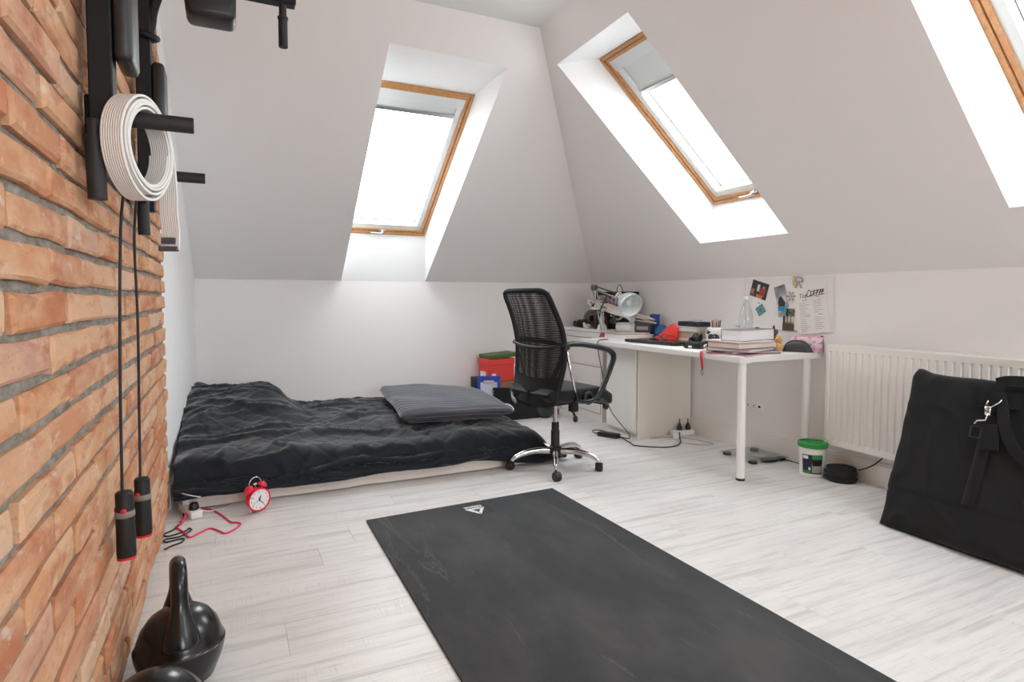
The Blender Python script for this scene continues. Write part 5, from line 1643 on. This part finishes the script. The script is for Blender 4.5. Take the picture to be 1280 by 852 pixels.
t = thing('brown_folder', 'brown booklet lying beneath the blue book by the wall', 'booklet', (3.25, 3.98, Z0), radians(5))
bm = B(); box(bm, -.07, .07, -.10, .10, 0, .012, .001); obj('sheets', bm, M_paper, t); bm = B(); box(bm, -.071, .071, -.101, .101, .0122, .0135); obj('front_cover', bm, mat('brown_cover', (.22, .13, .09), .6), t)

# red cap, ball, middle book stack
t = thing('red_cloth', 'bright coral red cloth cone draped beside the middle book stack', 'cloth', (3.085, 3.695, Z0), radians(-84))
bm = B()
P = []
for i in range(17):
    u = i / 16
    r = []
    for j in range(13):
        v = j / 12
        x = -.115 + .23 * u
        top = .02 + .122 * sstep(.0, .85, u) - .03 * sstep(.88, 1, u)
        a = pi * v
        y = -.040 * cos(a) * (1 - .35 * u)
        z = max(.0, top * sin(a) + .008 * noise.noise((u * 5, v * 5, 2)))
        r.append((x + .03 * sin(a) * u, y, z))
    P.append(r)
V = shelf_grid(bm, P)
bm.faces.new([v for v in V[0]][::-1]); bm.faces.new([v for v in V[-1]])
obj('cone', bm, mat('coral_red', (.90, .055, .045), .6), t, smooth=True)
bm = B(); tube(bm, [(-.118, -.043, .006), (.115, -.03, .006)], .005, 6); obj('dark_hem', bm, M_blackm, t)
t = thing('blue_ball', 'small blue ball half hidden behind the coral red cloth', 'ball', (3.255, 3.925, Z0))
r = .058
bm = B(); lathe(bm, [(r * sin(a * pi / 14) if 0 < a < 14 else 0, r - r * cos(a * pi / 14)) for a in range(15)], 24); obj('ball_shell', bm, mat('ball_blue', (.02, .14, .36), .4), t, smooth=True)
bm = B(); tube(bm, [(r * 1.002 * cos(a * pi / 16), .0, r + r * 1.002 * sin(a * pi / 16)) for a in range(32)], .0015, 5, closed=True); obj('seam', bm, mat('ball_seam', (.02, .09, .22), .5), t)
gm = 'books in the middle stack on the desk'
zz = Z0
for lab, w, d, h, rz, cc, pc in (
        ('lowest beige paperback of the middle stack under the black box', .17, .27, .042, -3, (.55, .46, .34), (.68, .58, .45)),
        ('brown paperback second from the bottom of the middle stack', .165, .26, .043, 2, (.45, .34, .22), (.60, .49, .35)),
        ('white book on top of the middle stack, right under black box', .18, .27, .036, 0, (.76, .75, .74), (.74, .73, .71))):
    book(lab, 3.20, 3.53, zz, w, d, h, radians(rz), cc, pc, group=gm, spine='x+'); zz += h + .0006
t = thing('black_case', 'flat black case on top of the middle stack of books', 'case', (3.20, 3.49, zz), radians(-6))
bm = B(); box(bm, -.06, .06, -.12, .12, 0, .036, .005, 2); obj('case_body', bm, mat('case_navy', (.010, .011, .018), .45), t, auto=.6)
bm = B(); tube(bm, [(-.0605, -.118, .019), (-.0605, .118, .019)], .0016, 5); obj('zip_line', bm, M_blackm, t)
t = thing('tape_roll', 'small clear tape roll lying on the flat black case', 'tape', (3.20, 3.45, zz + .0366))
bm = B(); lathe(bm, [(.022, 0), (.034, 0), (.034, .016), (.022, .016), (.022, 0)], 24); obj('tape_ring', bm, mat('tape_grey', (.48, .50, .54), .3), t, auto=.6)
bm = B(); lathe(bm, [(.019, -.0), (.0218, 0), (.0218, .0165), (.019, .0165), (.019, 0)], 24); obj('core', bm, mat('core_white', (.7, .7, .7), .6), t)
t = thing('headphones', 'black over-ear headphones lying between middle books and mug', 'headphones', (3.075, 3.235, Z0), radians(110))
for s in (-1, 1):
    bm = B(); lathe(bm, [(0, -.018), (.034, -.018), (.042, -.008), (.042, .006), (.034, .018), (0, .020)], 22, M=T(s * .075, 0, .043) @ RY(s * (pi / 2 - .25))); obj('ear_cup', bm, M_black, t, auto=.7)
    bm = B(); lathe(bm, [(.022, -.012), (.036, -.012), (.040, -.004), (.036, .006), (.022, .004), (.022, -.012)], 22, M=T(s * .050, 0, .046) @ RY(s * (pi / 2 - .25))); obj('ear_pad', bm, M_rub, t, smooth=True)
bm = B(); tube(bm, cr([(-.082, .0, .05), (-.085, .06, .045), (-.06, .12, .030), (0, .145, .022), (.06, .12, .030), (.085, .06, .045), (.082, 0, .05)], 5), .012, 8, flat=.5); obj('headband', bm, M_black, t, smooth=True)
t = thing('strapped_gadget', 'small black gadget with a wrist strap on the desk front edge', 'gadget', (2.82, 3.075, Z0), radians(-70))
bm = B(); box(bm, -.062, .062, -.035, .035, 0, .042, .014, 3)
for v in bm.verts:
    if v.co.z > .02: v.co.x *= .78
obj('gadget_body', bm, M_black, t, smooth=True)
bm = B(); tube(bm, cr([(.05, .02, .02), (.08, .03, .05), (.10, .0, .03), (.085, -.03, .006), (.06, -.045, .012)], 5), .004, 6); obj('wrist_strap', bm, M_strap, t)
bm = B(); lathe(bm, [(0, 0), (.014, 0), (.014, .006), (0, .008)], 14, M=T(-.02, 0, .041)); obj('scroll_button', bm, M_screw, t)
bm = B(); box(bm, -.02, .005, -.0365, -.0345, .006, .020); obj('sticker', bm, M_print, t)

# football mug with pencils
mug = thing('pen_mug', 'round black and white football mug full of coloured pencils', 'mug', (3.215, 3.285, Z0))
bm = B(); lathe(bm, [(0, .0), (.036, 0), (.052, .015), (.066, .045), (.069, .075), (.062, .105), (.050, .125), (.046, .125), (.058, .103), (.063, .075), (.05, .03), (0, .012)], 36); obj('bowl', bm, mat('glazed_white', (.78, .76, .74), .25), mug, smooth=True)
def sphere_patch(a, z, r, n=6):
    b = B(); c = []
    for k in range(n):
        t_ = 2 * pi * k / n
        aa = a + r / .068 * cos(t_); z2 = z + r * sin(t_)
        prf = [(.036, 0), (.052, .015), (.066, .045), (.069, .075), (.062, .105), (.050, .125)]
        for (r1, z1), (r2, zb) in zip(prf, prf[1:]):
            if z1 <= z2 <= zb:
                rr = r1 + (r2 - r1) * (z2 - z1) / (zb - z1)
        c.append(b.verts.new(((rr + .0012) * cos(aa), (rr + .0012) * sin(aa), z2)))
    m_ = b.verts.new(((.0705 if .04 < z < .09 else .066) * cos(a), (.0705 if .04 < z < .09 else .066) * sin(a), z))
    for k in range(n):
        b.faces.new((c[k], c[(k + 1) % n], m_))
    return b
for k in range(7):
    a = radians(180 + k * 51); z = .055 if k % 2 else .093
    obj('black_patch', sphere_patch(a, z, .022, 5), M_black, mug, label='black pentagon patch')
bm = B(); tube(bm, cr([(.0, -.060, .10), (.02, -.095, .10), (.02, -.105, .07), (.0, -.085, .03), (0, -.062, .03)], 5), .008, 8, M=RZ(1.0)); obj('mug_handle', bm, M_black, mug, smooth=True)
RP = random.Random(5)
cols = [(.04, .22, .30), (.05, .30, .36), (.02, .12, .22), (.62, .24, .12), (.55, .16, .06), (.10, .10, .12), (.45, .30, .12), (.03, .24, .20), (.65, .38, .25), (.3, .12, .08)]
plab = ['dark teal', 'turquoise', 'navy', 'orange', 'rust', 'black', 'ochre', 'sea green', 'peach', 'brown']
for k, c in enumerate(cols):
    a = k * 2.4; rr = .010 + .026 * ((k * .37) % 1)
    base = Vector((3.215 + rr * .6 * cos(a), 3.285 + rr * .6 * sin(a), Z0 + .022))
    top = Vector((3.215 + rr * 1.25 * cos(a), 3.285 + rr * 1.25 * sin(a), Z0 + .175 + RP.uniform(-.012, .018)))
    pen = thing('pencil', plab[k] + ' pencil standing in the football mug', 'pencil', base, 0, 'pencils in the mug')
    M = align(top - base); Lp = (top - base).length
    bm = B(); lathe(bm, [(0, 0), (.0038, 0), (.0038, Lp - .014)], 6, M=M); obj('shaft', bm, mat('pencil_paint', c, .4), pen)
    bm = B(); lathe(bm, [(.0038, Lp - .014), (.0013, Lp - .003), (0, Lp)], 6, M=M); obj('tip', bm, mat('pencil_wood', (.62, .42, .25), .7), pen)

# clear bottle
t = thing('plastic_bottle', 'empty clear plastic bottle with white cap in front of the board', 'bottle', (3.20, 2.985, Z0))
M_pet = clear_mat('clear_plastic', (.93, .94, .94), .06)
bm = B(); lathe(bm, [(0, .003), (.034, .0), (.044, .008), (.045, .06), (.041, .07), (.045, .08), (.045, .13), (.041, .14), (.046, .155), (.046, .205), (.038, .25), (.018, .305), (.0145, .312), (.0145, .33)], 30); obj('bottle_wall', bm, M_pet, t, smooth=True)
bm = B(); lathe(bm, [(0, .328), (.0165, .328), (.0165, .348), (.0155, .350), (0, .350)], 20); obj('screw_cap', bm, M_whiteg, t, auto=.6)
t = thing('glue_pot', 'tiny white pot standing left of the clear bottle', 'pot', (3.20, 3.06, Z0 + .0))
bm = B(); lathe(bm, [(0, 0), (.018, 0), (.018, .11), (.014, .115), (.014, .135), (0, .136)], 18); obj('pot_body', bm, M_whiteg, t, auto=.6)
bm = B(); lathe(bm, [(0, .1362), (.0155, .1362), (.0155, .150), (0, .151)], 16); obj('pot_cap', bm, mat('cap_grey', (.55, .55, .54), .5), t, auto=.6)

# book stack on the right front corner
gs = 'books and magazines in the corner stack'
stk = [
    ('magazine', 'lowest magazine of the corner stack with dark red cover', 'magazine', 2.845, 2.675, .36, .28, .009, 10, (.35, .05, .12), (.66, .60, .60)),
    ('magazine', 'teal and navy magazine second from the bottom of the corner stack', 'magazine', 2.875, 2.69, .36, .26, .009, -9, (.05, .16, .22), (.70, .68, .68)),
    ('book', 'grey softcover third from the bottom of the corner stack', 'book', 2.845, 2.69, .32, .265, .016, 16, (.26, .22, .24), (.76, .72, .70)),
    ('book', 'cream-paged hardback with red spine edge in the corner stack', 'book', 2.865, 2.70, .35, .235, .033, 5, (.45, .10, .10), (.78, .74, .66)),
    ('magazine', 'white magazine with curled pages right under the thick white book', 'magazine', 2.855, 2.715, .31, .27, .009, 0, (.72, .68, .70), (.8, .78, .76)),
]
zz = Z0
for nm, lab, ct, x, y, w, d, h, rz, cc, pc in stk:
    book(lab, x, y, zz, w, d, h, radians(rz), cc, pc, nm, ct, gs, spine='x+', cover_t=.0015 if h < .02 else .003); zz += h + .0006
tb = book('thick white block of paper on top of the corner stack of books', 2.902, 2.690, zz, .33, .150, .068, radians(9), (.20, .185, .18), (.86, .85, .86), 'thick_book', 'book', gs, spine='y+', cover_t=.0025)
zt = zz + .067
t = thing('small_clip', 'small black clip on the thick white book', 'clip', (3.00, 2.71, zt - .0005))
bm = B(); box(bm, -.015, .015, -.006, .006, 0, .008, .002); obj('jaw', bm, M_black, t); bm = B(); tube(bm, [(-.012, 0, .008), (0, 0, .014), (.012, 0, .008)], .001, 5); obj('wire_lever', bm, M_screw, t)
# lanyard hanging over the front edge
t = thing('lanyard', 'red lanyard with metal hook hanging over the desk front edge', 'lanyard', (2.65, 2.80, .74))
bm = B(); c = cr([(2.76, 2.86, Z0 + .004), (2.70, 2.84, Z0 + .008), (2.655, 2.825, Z0 + .006), (2.642, 2.815, .725), (2.640, 2.805, .68), (2.640, 2.80, .640)], 6)
rws = []
for i, p in enumerate(c):
    tn = (c[min(i + 1, len(c) - 1)] - c[max(i - 1, 0)]).normalized(); sd = Vector((.15, -1, 0)).normalized() * .0085; n_ = tn.cross(sd).normalized() * .0012
    rws.append([p - sd - n_, p + sd - n_, p + sd + n_, p - sd + n_, p - sd - n_])
shelf_grid(bm, rws); wobj('ribbon', bm, mat('ribbon_red', (.62, .02, .07), .6), t)
bm = B(); tube(bm, cr([(2.640, 2.80, .642), (2.640, 2.812, .628), (2.640, 2.806, .605), (2.640, 2.796, .605), (2.640, 2.793, .625), (2.640, 2.80, .642)], 4), .003, 6); wobj('hook', bm, M_screw, t)
bm = B(); tube(bm, cr([(2.74, 2.87, Z0 + .01), (2.72, 2.83, Z0 + .055), (2.71, 2.80, Z0 + .04), (2.72, 2.79, Z0 + .01)], 5), .003, 6); wobj('key_ring', bm, M_black, t)

# spectacle case, pouch, small things by the wall
t = thing('glasses_case', 'dark grey half-round spectacle case at the right end of the desk', 'glasses case', (3.23, 2.60, Z0), radians(-62))
bm = B()
P = []
for i in range(25):
    u = i / 24; x = -.085 + .17 * u
    hgt = .070 * (1 - abs(2 * u - 1) ** 2.6) ** .6 if 0 < u < 1 else 0
    P.append([(x, -.032 * cos(pi * j / 12) * (.4 + .6 * min(1, hgt / .05)), max(0, hgt * sin(pi * j / 12) ** .7 if 0 < j < 12 else 0)) for j in range(13)])
shelf_grid(bm, P); obj('shell', bm, mat('case_grey', (.05, .052, .055), .45), t, smooth=True)
bm = B(); tube(bm, [(-.085 + .17 * i / 20, -.0 , .001 + .0705 * ((1 - abs(2 * i / 20 - 1) ** 2.6) ** .6 if 0 < i < 20 else 0)) for i in range(21)], .0022, 6); obj('zip', bm, M_blackm, t, smooth=True)
bm = B(); tube(bm, [(.085, -.002, .006), (.098, -.006, .002)], .003, 6); obj('zip_pull', bm, M_black, t)
t = thing('floral_pouch', 'pink floral pencil pouch standing behind the spectacle case', 'pouch', (3.315, 2.60, Z0), radians(-84))
m = mat('pink_floral', (.75, .55, .60), .8); n = NT(m); c = n.coord('Object')
v1 = n.noise(c, 28, 2); v2 = n.noise(n.coord('Object', (1, 1, 1), (.5, .2, .9)), 38, 2)
n.set('Base Color', n.mix(n.ramp(v2, [(.58, (0, 0, 0)), (.64, (1, 1, 1))]), n.mix(n.ramp(v1, [(.56, (0, 0, 0)), (.62, (1, 1, 1))]), (.78, .60, .64), (.68, .30, .38)), (.26, .30, .50)))
bm = B(); P = []
for i in range(17):
    u = i / 16
    P.append([(-.11 + .22 * u, -.026 * cos(pi * j / 10) * (.3 + .7 * sin(pi * min(1, max(0, u)) ) ** .5), (.088 + .008 * u) * sin(pi * j / 10) ** .5 if 0 < j < 10 else 0) for j in range(11)])
shelf_grid(bm, P); obj('pouch_body', bm, m, t, smooth=True)
bm = B(); tube(bm, [(-.108, 0, .088), (.108, 0, .096)], .0025, 6); obj('zip', bm, mat('zip_pink', (.6, .3, .38), .6), t)
bm = B(); box(bm, .095, .108, -.004, .004, .096, .102); obj('zip_pull', bm, M_black, t)
t = thing('orange_toy', 'small orange and yellow plush toy behind the corner book stack', 'toy', (3.155, 2.68, Z0), 0)
bm = B()
for c_, r in (((0, 0, .03), .03), ((.0, .0, .068), .022), ((.0, -.025, .03), .016), ((0, .025, .03), .016), ((-.012, -.012, .012), .012), ((-.012, .012, .012), .012)):
    lathe(bm, [(r * sin(a * pi / 10) if 0 < a < 10 else 0, -r * cos(a * pi / 10)) for a in range(11)], 14, M=T(*c_))
for v in bm.verts: v.co.z = max(0, v.co.z)
obj('plush_body', bm, picture_mat('orange_plush', [(.4, (.60, .25, .05)), (.6, (.72, .48, .20))], (40, 40, 40), 1.0), t, smooth=True)
bm = B(); 
for y in (-.012, .012):
    lathe(bm, [(0, 0), (.008, 0), (.006, .010), (0, .014)], 8, M=T(0, y, .086))
obj('plush_ear', bm, mat('plush_yellow', (.75, .5, .1), .8), t, kind='stuff')
t = thing('striped_scarf', 'red and orange striped cloth folded behind the thick white book', 'cloth', (3.14, 2.80, Z0), radians(0))
bm = B(); box(bm, -.05, .05, -.06, .06, 0, .095, .012, 3); obj('fold', bm, picture_mat('stripes', [(.35, (.7, .1, .05)), (.5, (.75, .35, .08)), (.6, (.72, .6, .35)), (.7, (.5, .04, .06))], (2, 2, 30), 2.0), t, smooth=True)
t = thing('dark_figurine', 'small dark grey horned figurine standing against the white board', 'figurine', (3.27, 2.82, Z0), radians(-100))
bm = B(); lathe(bm, [(0, 0), (.026, 0), (.03, .01), (.022, .04), (.018, .07), (.024, .095), (.022, .115), (.012, .128), (0, .132)], 18); 
bm2 = B(); tube(bm2, cr([(-.018, 0, .10), (-.04, -.005, .085), (-.05, -.01, .10)], 4), .009, 8); tube(bm2, cr([(.018, 0, .10), (.04, -.005, .11), (.045, -.01, .13)], 4), .009, 8)
obj('torso', bm, mat('figure_grey', (.09, .085, .085), .5), t, smooth=True); obj('arm', bm2, mat('figure_grey_b', (.11, .10, .10), .5), t, smooth=True, kind='stuff')
bm = B(); lathe(bm, [(0, .125), (.010, .125), (.004, .155), (0, .158)], 8, M=T(.006, 0, 0)); obj('horn', bm, M_blackm, t)

# ================================================================ white board with pinned things
brd = thing('white_board', 'large thin white magnetic board mounted on the right wall above the desk', 'board', (3.367, 2.80, 1.038))
bm = B(); box(bm, -.006, .0025, -.345, .345, -.172, .170, .002); obj('panel', bm, mat('board_white', (.80, .795, .79), .45), brd, auto=.6)
bm = B()
for z0, z1, y0, y1 in ((-.174, -.170, -.347, .347), (.168, .172, -.347, .347)): box(bm, -.0075, .0025, y0, y1, z0, z1)
for y0, y1 in ((-.349, -.345), (.345, .349)): box(bm, -.0075, .0025, y0, y1, -.174, .172)
obj('edge_frame', bm, mat('board_frame', (.72, .72, .72), .4), brd)
XBD = 3.3608
def pinned(name, label, cat, y, z, w, h, ang, m, th=.0008, dx=0.0, group=None):
    t = thing(name, label, cat, (XBD - dx, y, z), 0, group)
    bm = B(); box(bm, -th, 0, -w / 2, w / 2, -h / 2, h / 2, M=RX(-radians(ang))); obj('sheet', bm, m, t)
    return t
def part_rect(t, nm, y, z, w, h, ang, m, off=.0010, sub=None):
    bm = B(); box(bm, -off - .0004, -off, y - w / 2, y + w / 2, z - h / 2, z + h / 2); bm.transform(RX(-radians(ang))); return obj(nm, bm, m, t)
M_ink = mat('print_grey', (.42, .42, .42), .8)
M_inkd = mat('print_black', (.03, .03, .03), .7)
# local y runs towards the far end (left in the photo), z up
t = pinned('lined_paper', 'faint lined paper sheet hanging behind the photos on the board', 'paper', 3.03, 1.02, .19, .30, 0, mat('paper_faint', (.815, .81, .805), .8))
bm = B()
for i in range(17): box(bm, -.0014, -.0010, -.08, .08 , .12 - i * .0155, .1212 - i * .0155)
obj('faint_lines', bm, mat('faint_ink', (.62, .62, .62), .8), t, kind='stuff')
t = pinned('photo_print', 'dark colour photo with reddish figures, upper left on the board', 'photo', 3.02, 1.135, .145, .115, -16, mat('photo_dark', (.018, .016, .018), .35), dx=.0018)
for nm, y, z, w, h, c in (('figure_red', -.03, -.01, .05, .055, (.35, .03, .02)), ('figure_face', -.035, .022, .018, .02, (.45, .25, .17)), ('figure_white', .010, .012, .022, .048, (.62, .58, .55)), ('figure_orange', -.012, -.045, .055, .024, (.60, .22, .08)), ('figure_face', .055, -.02, .026, .030, (.40, .19, .10)), ('figure_brown', .05, -.044, .035, .022, (.22, .09, .05))):
    part_rect(t, nm, y, z, w, h, -16, mat('photo_patch', c, .4))
t = pinned('photo_print', 'black and white photo of a pale shape, tilted, mid board', 'photo', 2.835, 1.085, .088, .155, 15, picture_mat('photo_bw', [(.3, (.08, .08, .085)), (.5, (.30, .30, .31)), (.68, (.62, .62, .63))], (14, 9, 9), 5.2), dx=.0018)
bm = B(); prism(bm, [(-.010, -.074), (.030, -.074), (.034, -.03), (.018, .0), (.002, .008), (-.008, -.01), (-.022, -.045)], .0006, M=RX(radians(-15)) @ Matrix(((0, 0, -1, -.001), (1, 0, 0, 0), (0, 1, 0, 0), (0, 0, 0, 1)))); obj('dark_silhouette', bm, M_inkd, t)
t = pinned('photo_print', 'colour photo of green trees and brown ground, lower board', 'photo', 2.775, .935, .092, .148, -1, mat('photo_sky', (.60, .58, .50), .4), dx=.0018)
part_rect(t, 'ground', 0, -.050, .092, .048, -1, mat('photo_ground', (.10, .07, .045), .5)); part_rect(t, 'meadow', -.008, -.022, .07, .016, -1, mat('photo_meadow', (.26, .30, .08), .5))
part_rect(t, 'tree_top', .0, .048, .092, .052, -1, picture_mat('photo_leaves', [(.35, (.03, .05, .02)), (.6, (.16, .18, .09)), (.75, (.5, .5, .4))], (40, 40, 40), 2.0))
for y, w in ((.034, .016), (.008, .008), (-.018, .006)): part_rect(t, 'trunk', y, .0, w, .06, -1, mat('photo_trunk', (.045, .035, .025), .5), .0013)
t = pinned('note_slip', 'small white slip of paper below the upper left photo', 'paper', 3.05, 1.045, .06, .095, -14, mat('slip_white', (.84, .83, .83), .8), dx=.0012)
part_rect(t, 'brown_mark', -.028, .005, .012, .012, -14, mat('slip_mark', (.5, .33, .2), .8))
t = pinned('turquoise_card', 'small square turquoise card turned on its corner on the board', 'card', 3.005, .995, .068, .062, 32, mat('card_teal', (.08, .22, .24), .6), dx=.0024)
part_rect(t, 'inner_square', 0, 0, .050, .046, 32, mat('card_teal_b', (.15, .32, .33), .6)); bm = B(); lathe(bm, [(0, .0014), (.014, .0014), (.014, .0018), (0, .0018)], 16, M=RY(-pi / 2)); obj('centre_ring', bm, mat('card_teal_c', (.08, .20, .20), .6), t)
t = thing('blue_ribbon', 'crumpled bright blue and grey wrapper pinned under the grey photo', 'wrapper', (XBD - .006, 2.815, .995)); t.scale = (1, .7, .62)
bm = B(); P = [[(-.004 - .008 * abs(sin(i * 1.3)), -.045 + .09 * i / 8, .012 + .022 * (1 - i / 8) * -1 + .02 * (1 - i / 8) + .018 * j - .02 + .022 * i / 8 * -1 * -0) for j in range(4)] for i in range(9)]
shelf_grid(bm, P); obj('wrapper_top', bm, mat('ribbon_blue', (.02, .30, .55), .35), t)
bm = B(); P = [[(-.003 - .007 * abs(sin(i * 1.7 + 1)), -.035 + .075 * i / 8, -.008 - .016 * j - .002 * i) for j in range(4)] for i in range(9)]
shelf_grid(bm, P); obj('wrapper_tail', bm, mat('ribbon_grey', (.35, .38, .36), .4), t)
t = thing('paper_flower', 'small grey folded paper star beside the black and white photo', 'paper', (XBD - .003, 2.755, 1.09))
bm = B()
for k in range(6):
    a = k * pi / 3
    bm.faces.new([bm.verts.new(p) for p in ((-.004, 0, 0), (-.001, .030 * cos(a - .25), .030 * sin(a - .25)), (-.007, .036 * cos(a), .036 * sin(a)), (-.001, .030 * cos(a + .25), .030 * sin(a + .25)))])
obj('petal', bm, mat('petal_grey', (.38, .37, .35), .7), t, kind='stuff')
# printed timetable
cal = pinned('timetable_sheet', 'white printed timetable sheet with ornate black heading on the board', 'paper', 2.605, 1.005, .235, .305, 7, M_paper, dx=.0018)
def cal_part(nm, m, build): 
    bm = B(); build(bm); bm.transform(RX(-radians(7))); return obj(nm, bm, m, cal)
YZ = Matrix(((0, 0, -1, -.0012), (-1, 0, 0, 0), (0, 1, 0, 0), (0, 0, 0, 1)))
def heading(bm):
    add_bm(bm, text_bm('Top', .040, shear=.25, align_x='LEFT'), YZ @ T(-.085, .092, 0) @ RZ(.04))
    for k, pts in enumerate(([(-.03, .075), (-.02, .10), (-.01, .118), (.005, .10), (.0, .085)], [(-.005, .08), (.03, .10), (.06, .112), (.095, .122)], [(-.02, .072), (.02, .085), (.06, .094), (.10, .104)], [(.005, .108), (.03, .118), (.06, .125), (.09, .134)], [(.02, .09), (.028, .122)], [(.045, .096), (.05, .128)], [(.065, .10), (.072, .13)], [(.082, .105), (.088, .135)])):
        tube(bm, cr([YZ @ T(0, .092, 0) @ RZ(-.22) @ T(0, -.085, 0) @ Vector((a, b, 0)) for a, b in pts], 4), .0022 if k < 4 else .003, 4)
cal_part('heading', M_inkd, heading)
def lines(bm):
    R = random.Random(8)
    for (xa, za, rows) in ((-.085, .045, 8), (.018, .055, 7), (-.085, -.060, 7), (.018, -.052, 7)):
        for r_ in range(rows):
            w = R.uniform(.035, .075)
            z = za - r_ * .0125
            box(bm, xa, xa + w, z, z + .0028, 0, .0004, M=YZ)
cal_part('printed_lines', M_ink, lines)['kind'] = 'stuff'
def hd(bm):
    for xa, za, w in ((-.06, .062, .035), (.04, .075, .03), (-.05, -.042, .04), (.045, -.036, .03)): box(bm, xa, xa + w, za, za + .004, 0, .0004, M=YZ)
cal_part('red_subheading', mat('ink_red', (.55, .22, .22), .8), hd)['kind'] = 'stuff'
t = thing('paper_cutout', 'small grey and yellow paper cut-out stuck above the timetable sheet', 'cut-out', (XBD + .0035, 2.70, 1.185))
def cut(pts, nm, m, off):
    bm = B(); prism(bm, pts, .001, M=T(-off, 0, 0) @ Matrix(((0, 0, -1, 0), (-1, 0, 0, 0), (0, 1, 0, 0), (0, 0, 0, 1)))); return obj(nm, bm, m, t)
cut([(-.048, -.025), (-.006, -.032), (.0, .035), (-.045, .038)], 'yellow_backing', mat('cut_yellow', (.70, .50, .24), .8), .0065)
cut([(-.030, .0), (-.022, .022), (.0, .034), (.024, .028), (.034, .008), (.028, -.008), (.006, -.004), (.028, -.040), (.016, -.044), (-.002, -.014), (-.022, -.042), (-.034, -.036), (-.012, -.006)], 'grey_shape', mat('cut_grey', (.34, .34, .35), .8), .0078)
cut([(-.018, .006), (-.012, .020), (.004, .026), (.020, .016), (.020, .004), (.0, .006)], 'light_face', mat('cut_light', (.66, .66, .66), .8), .009)
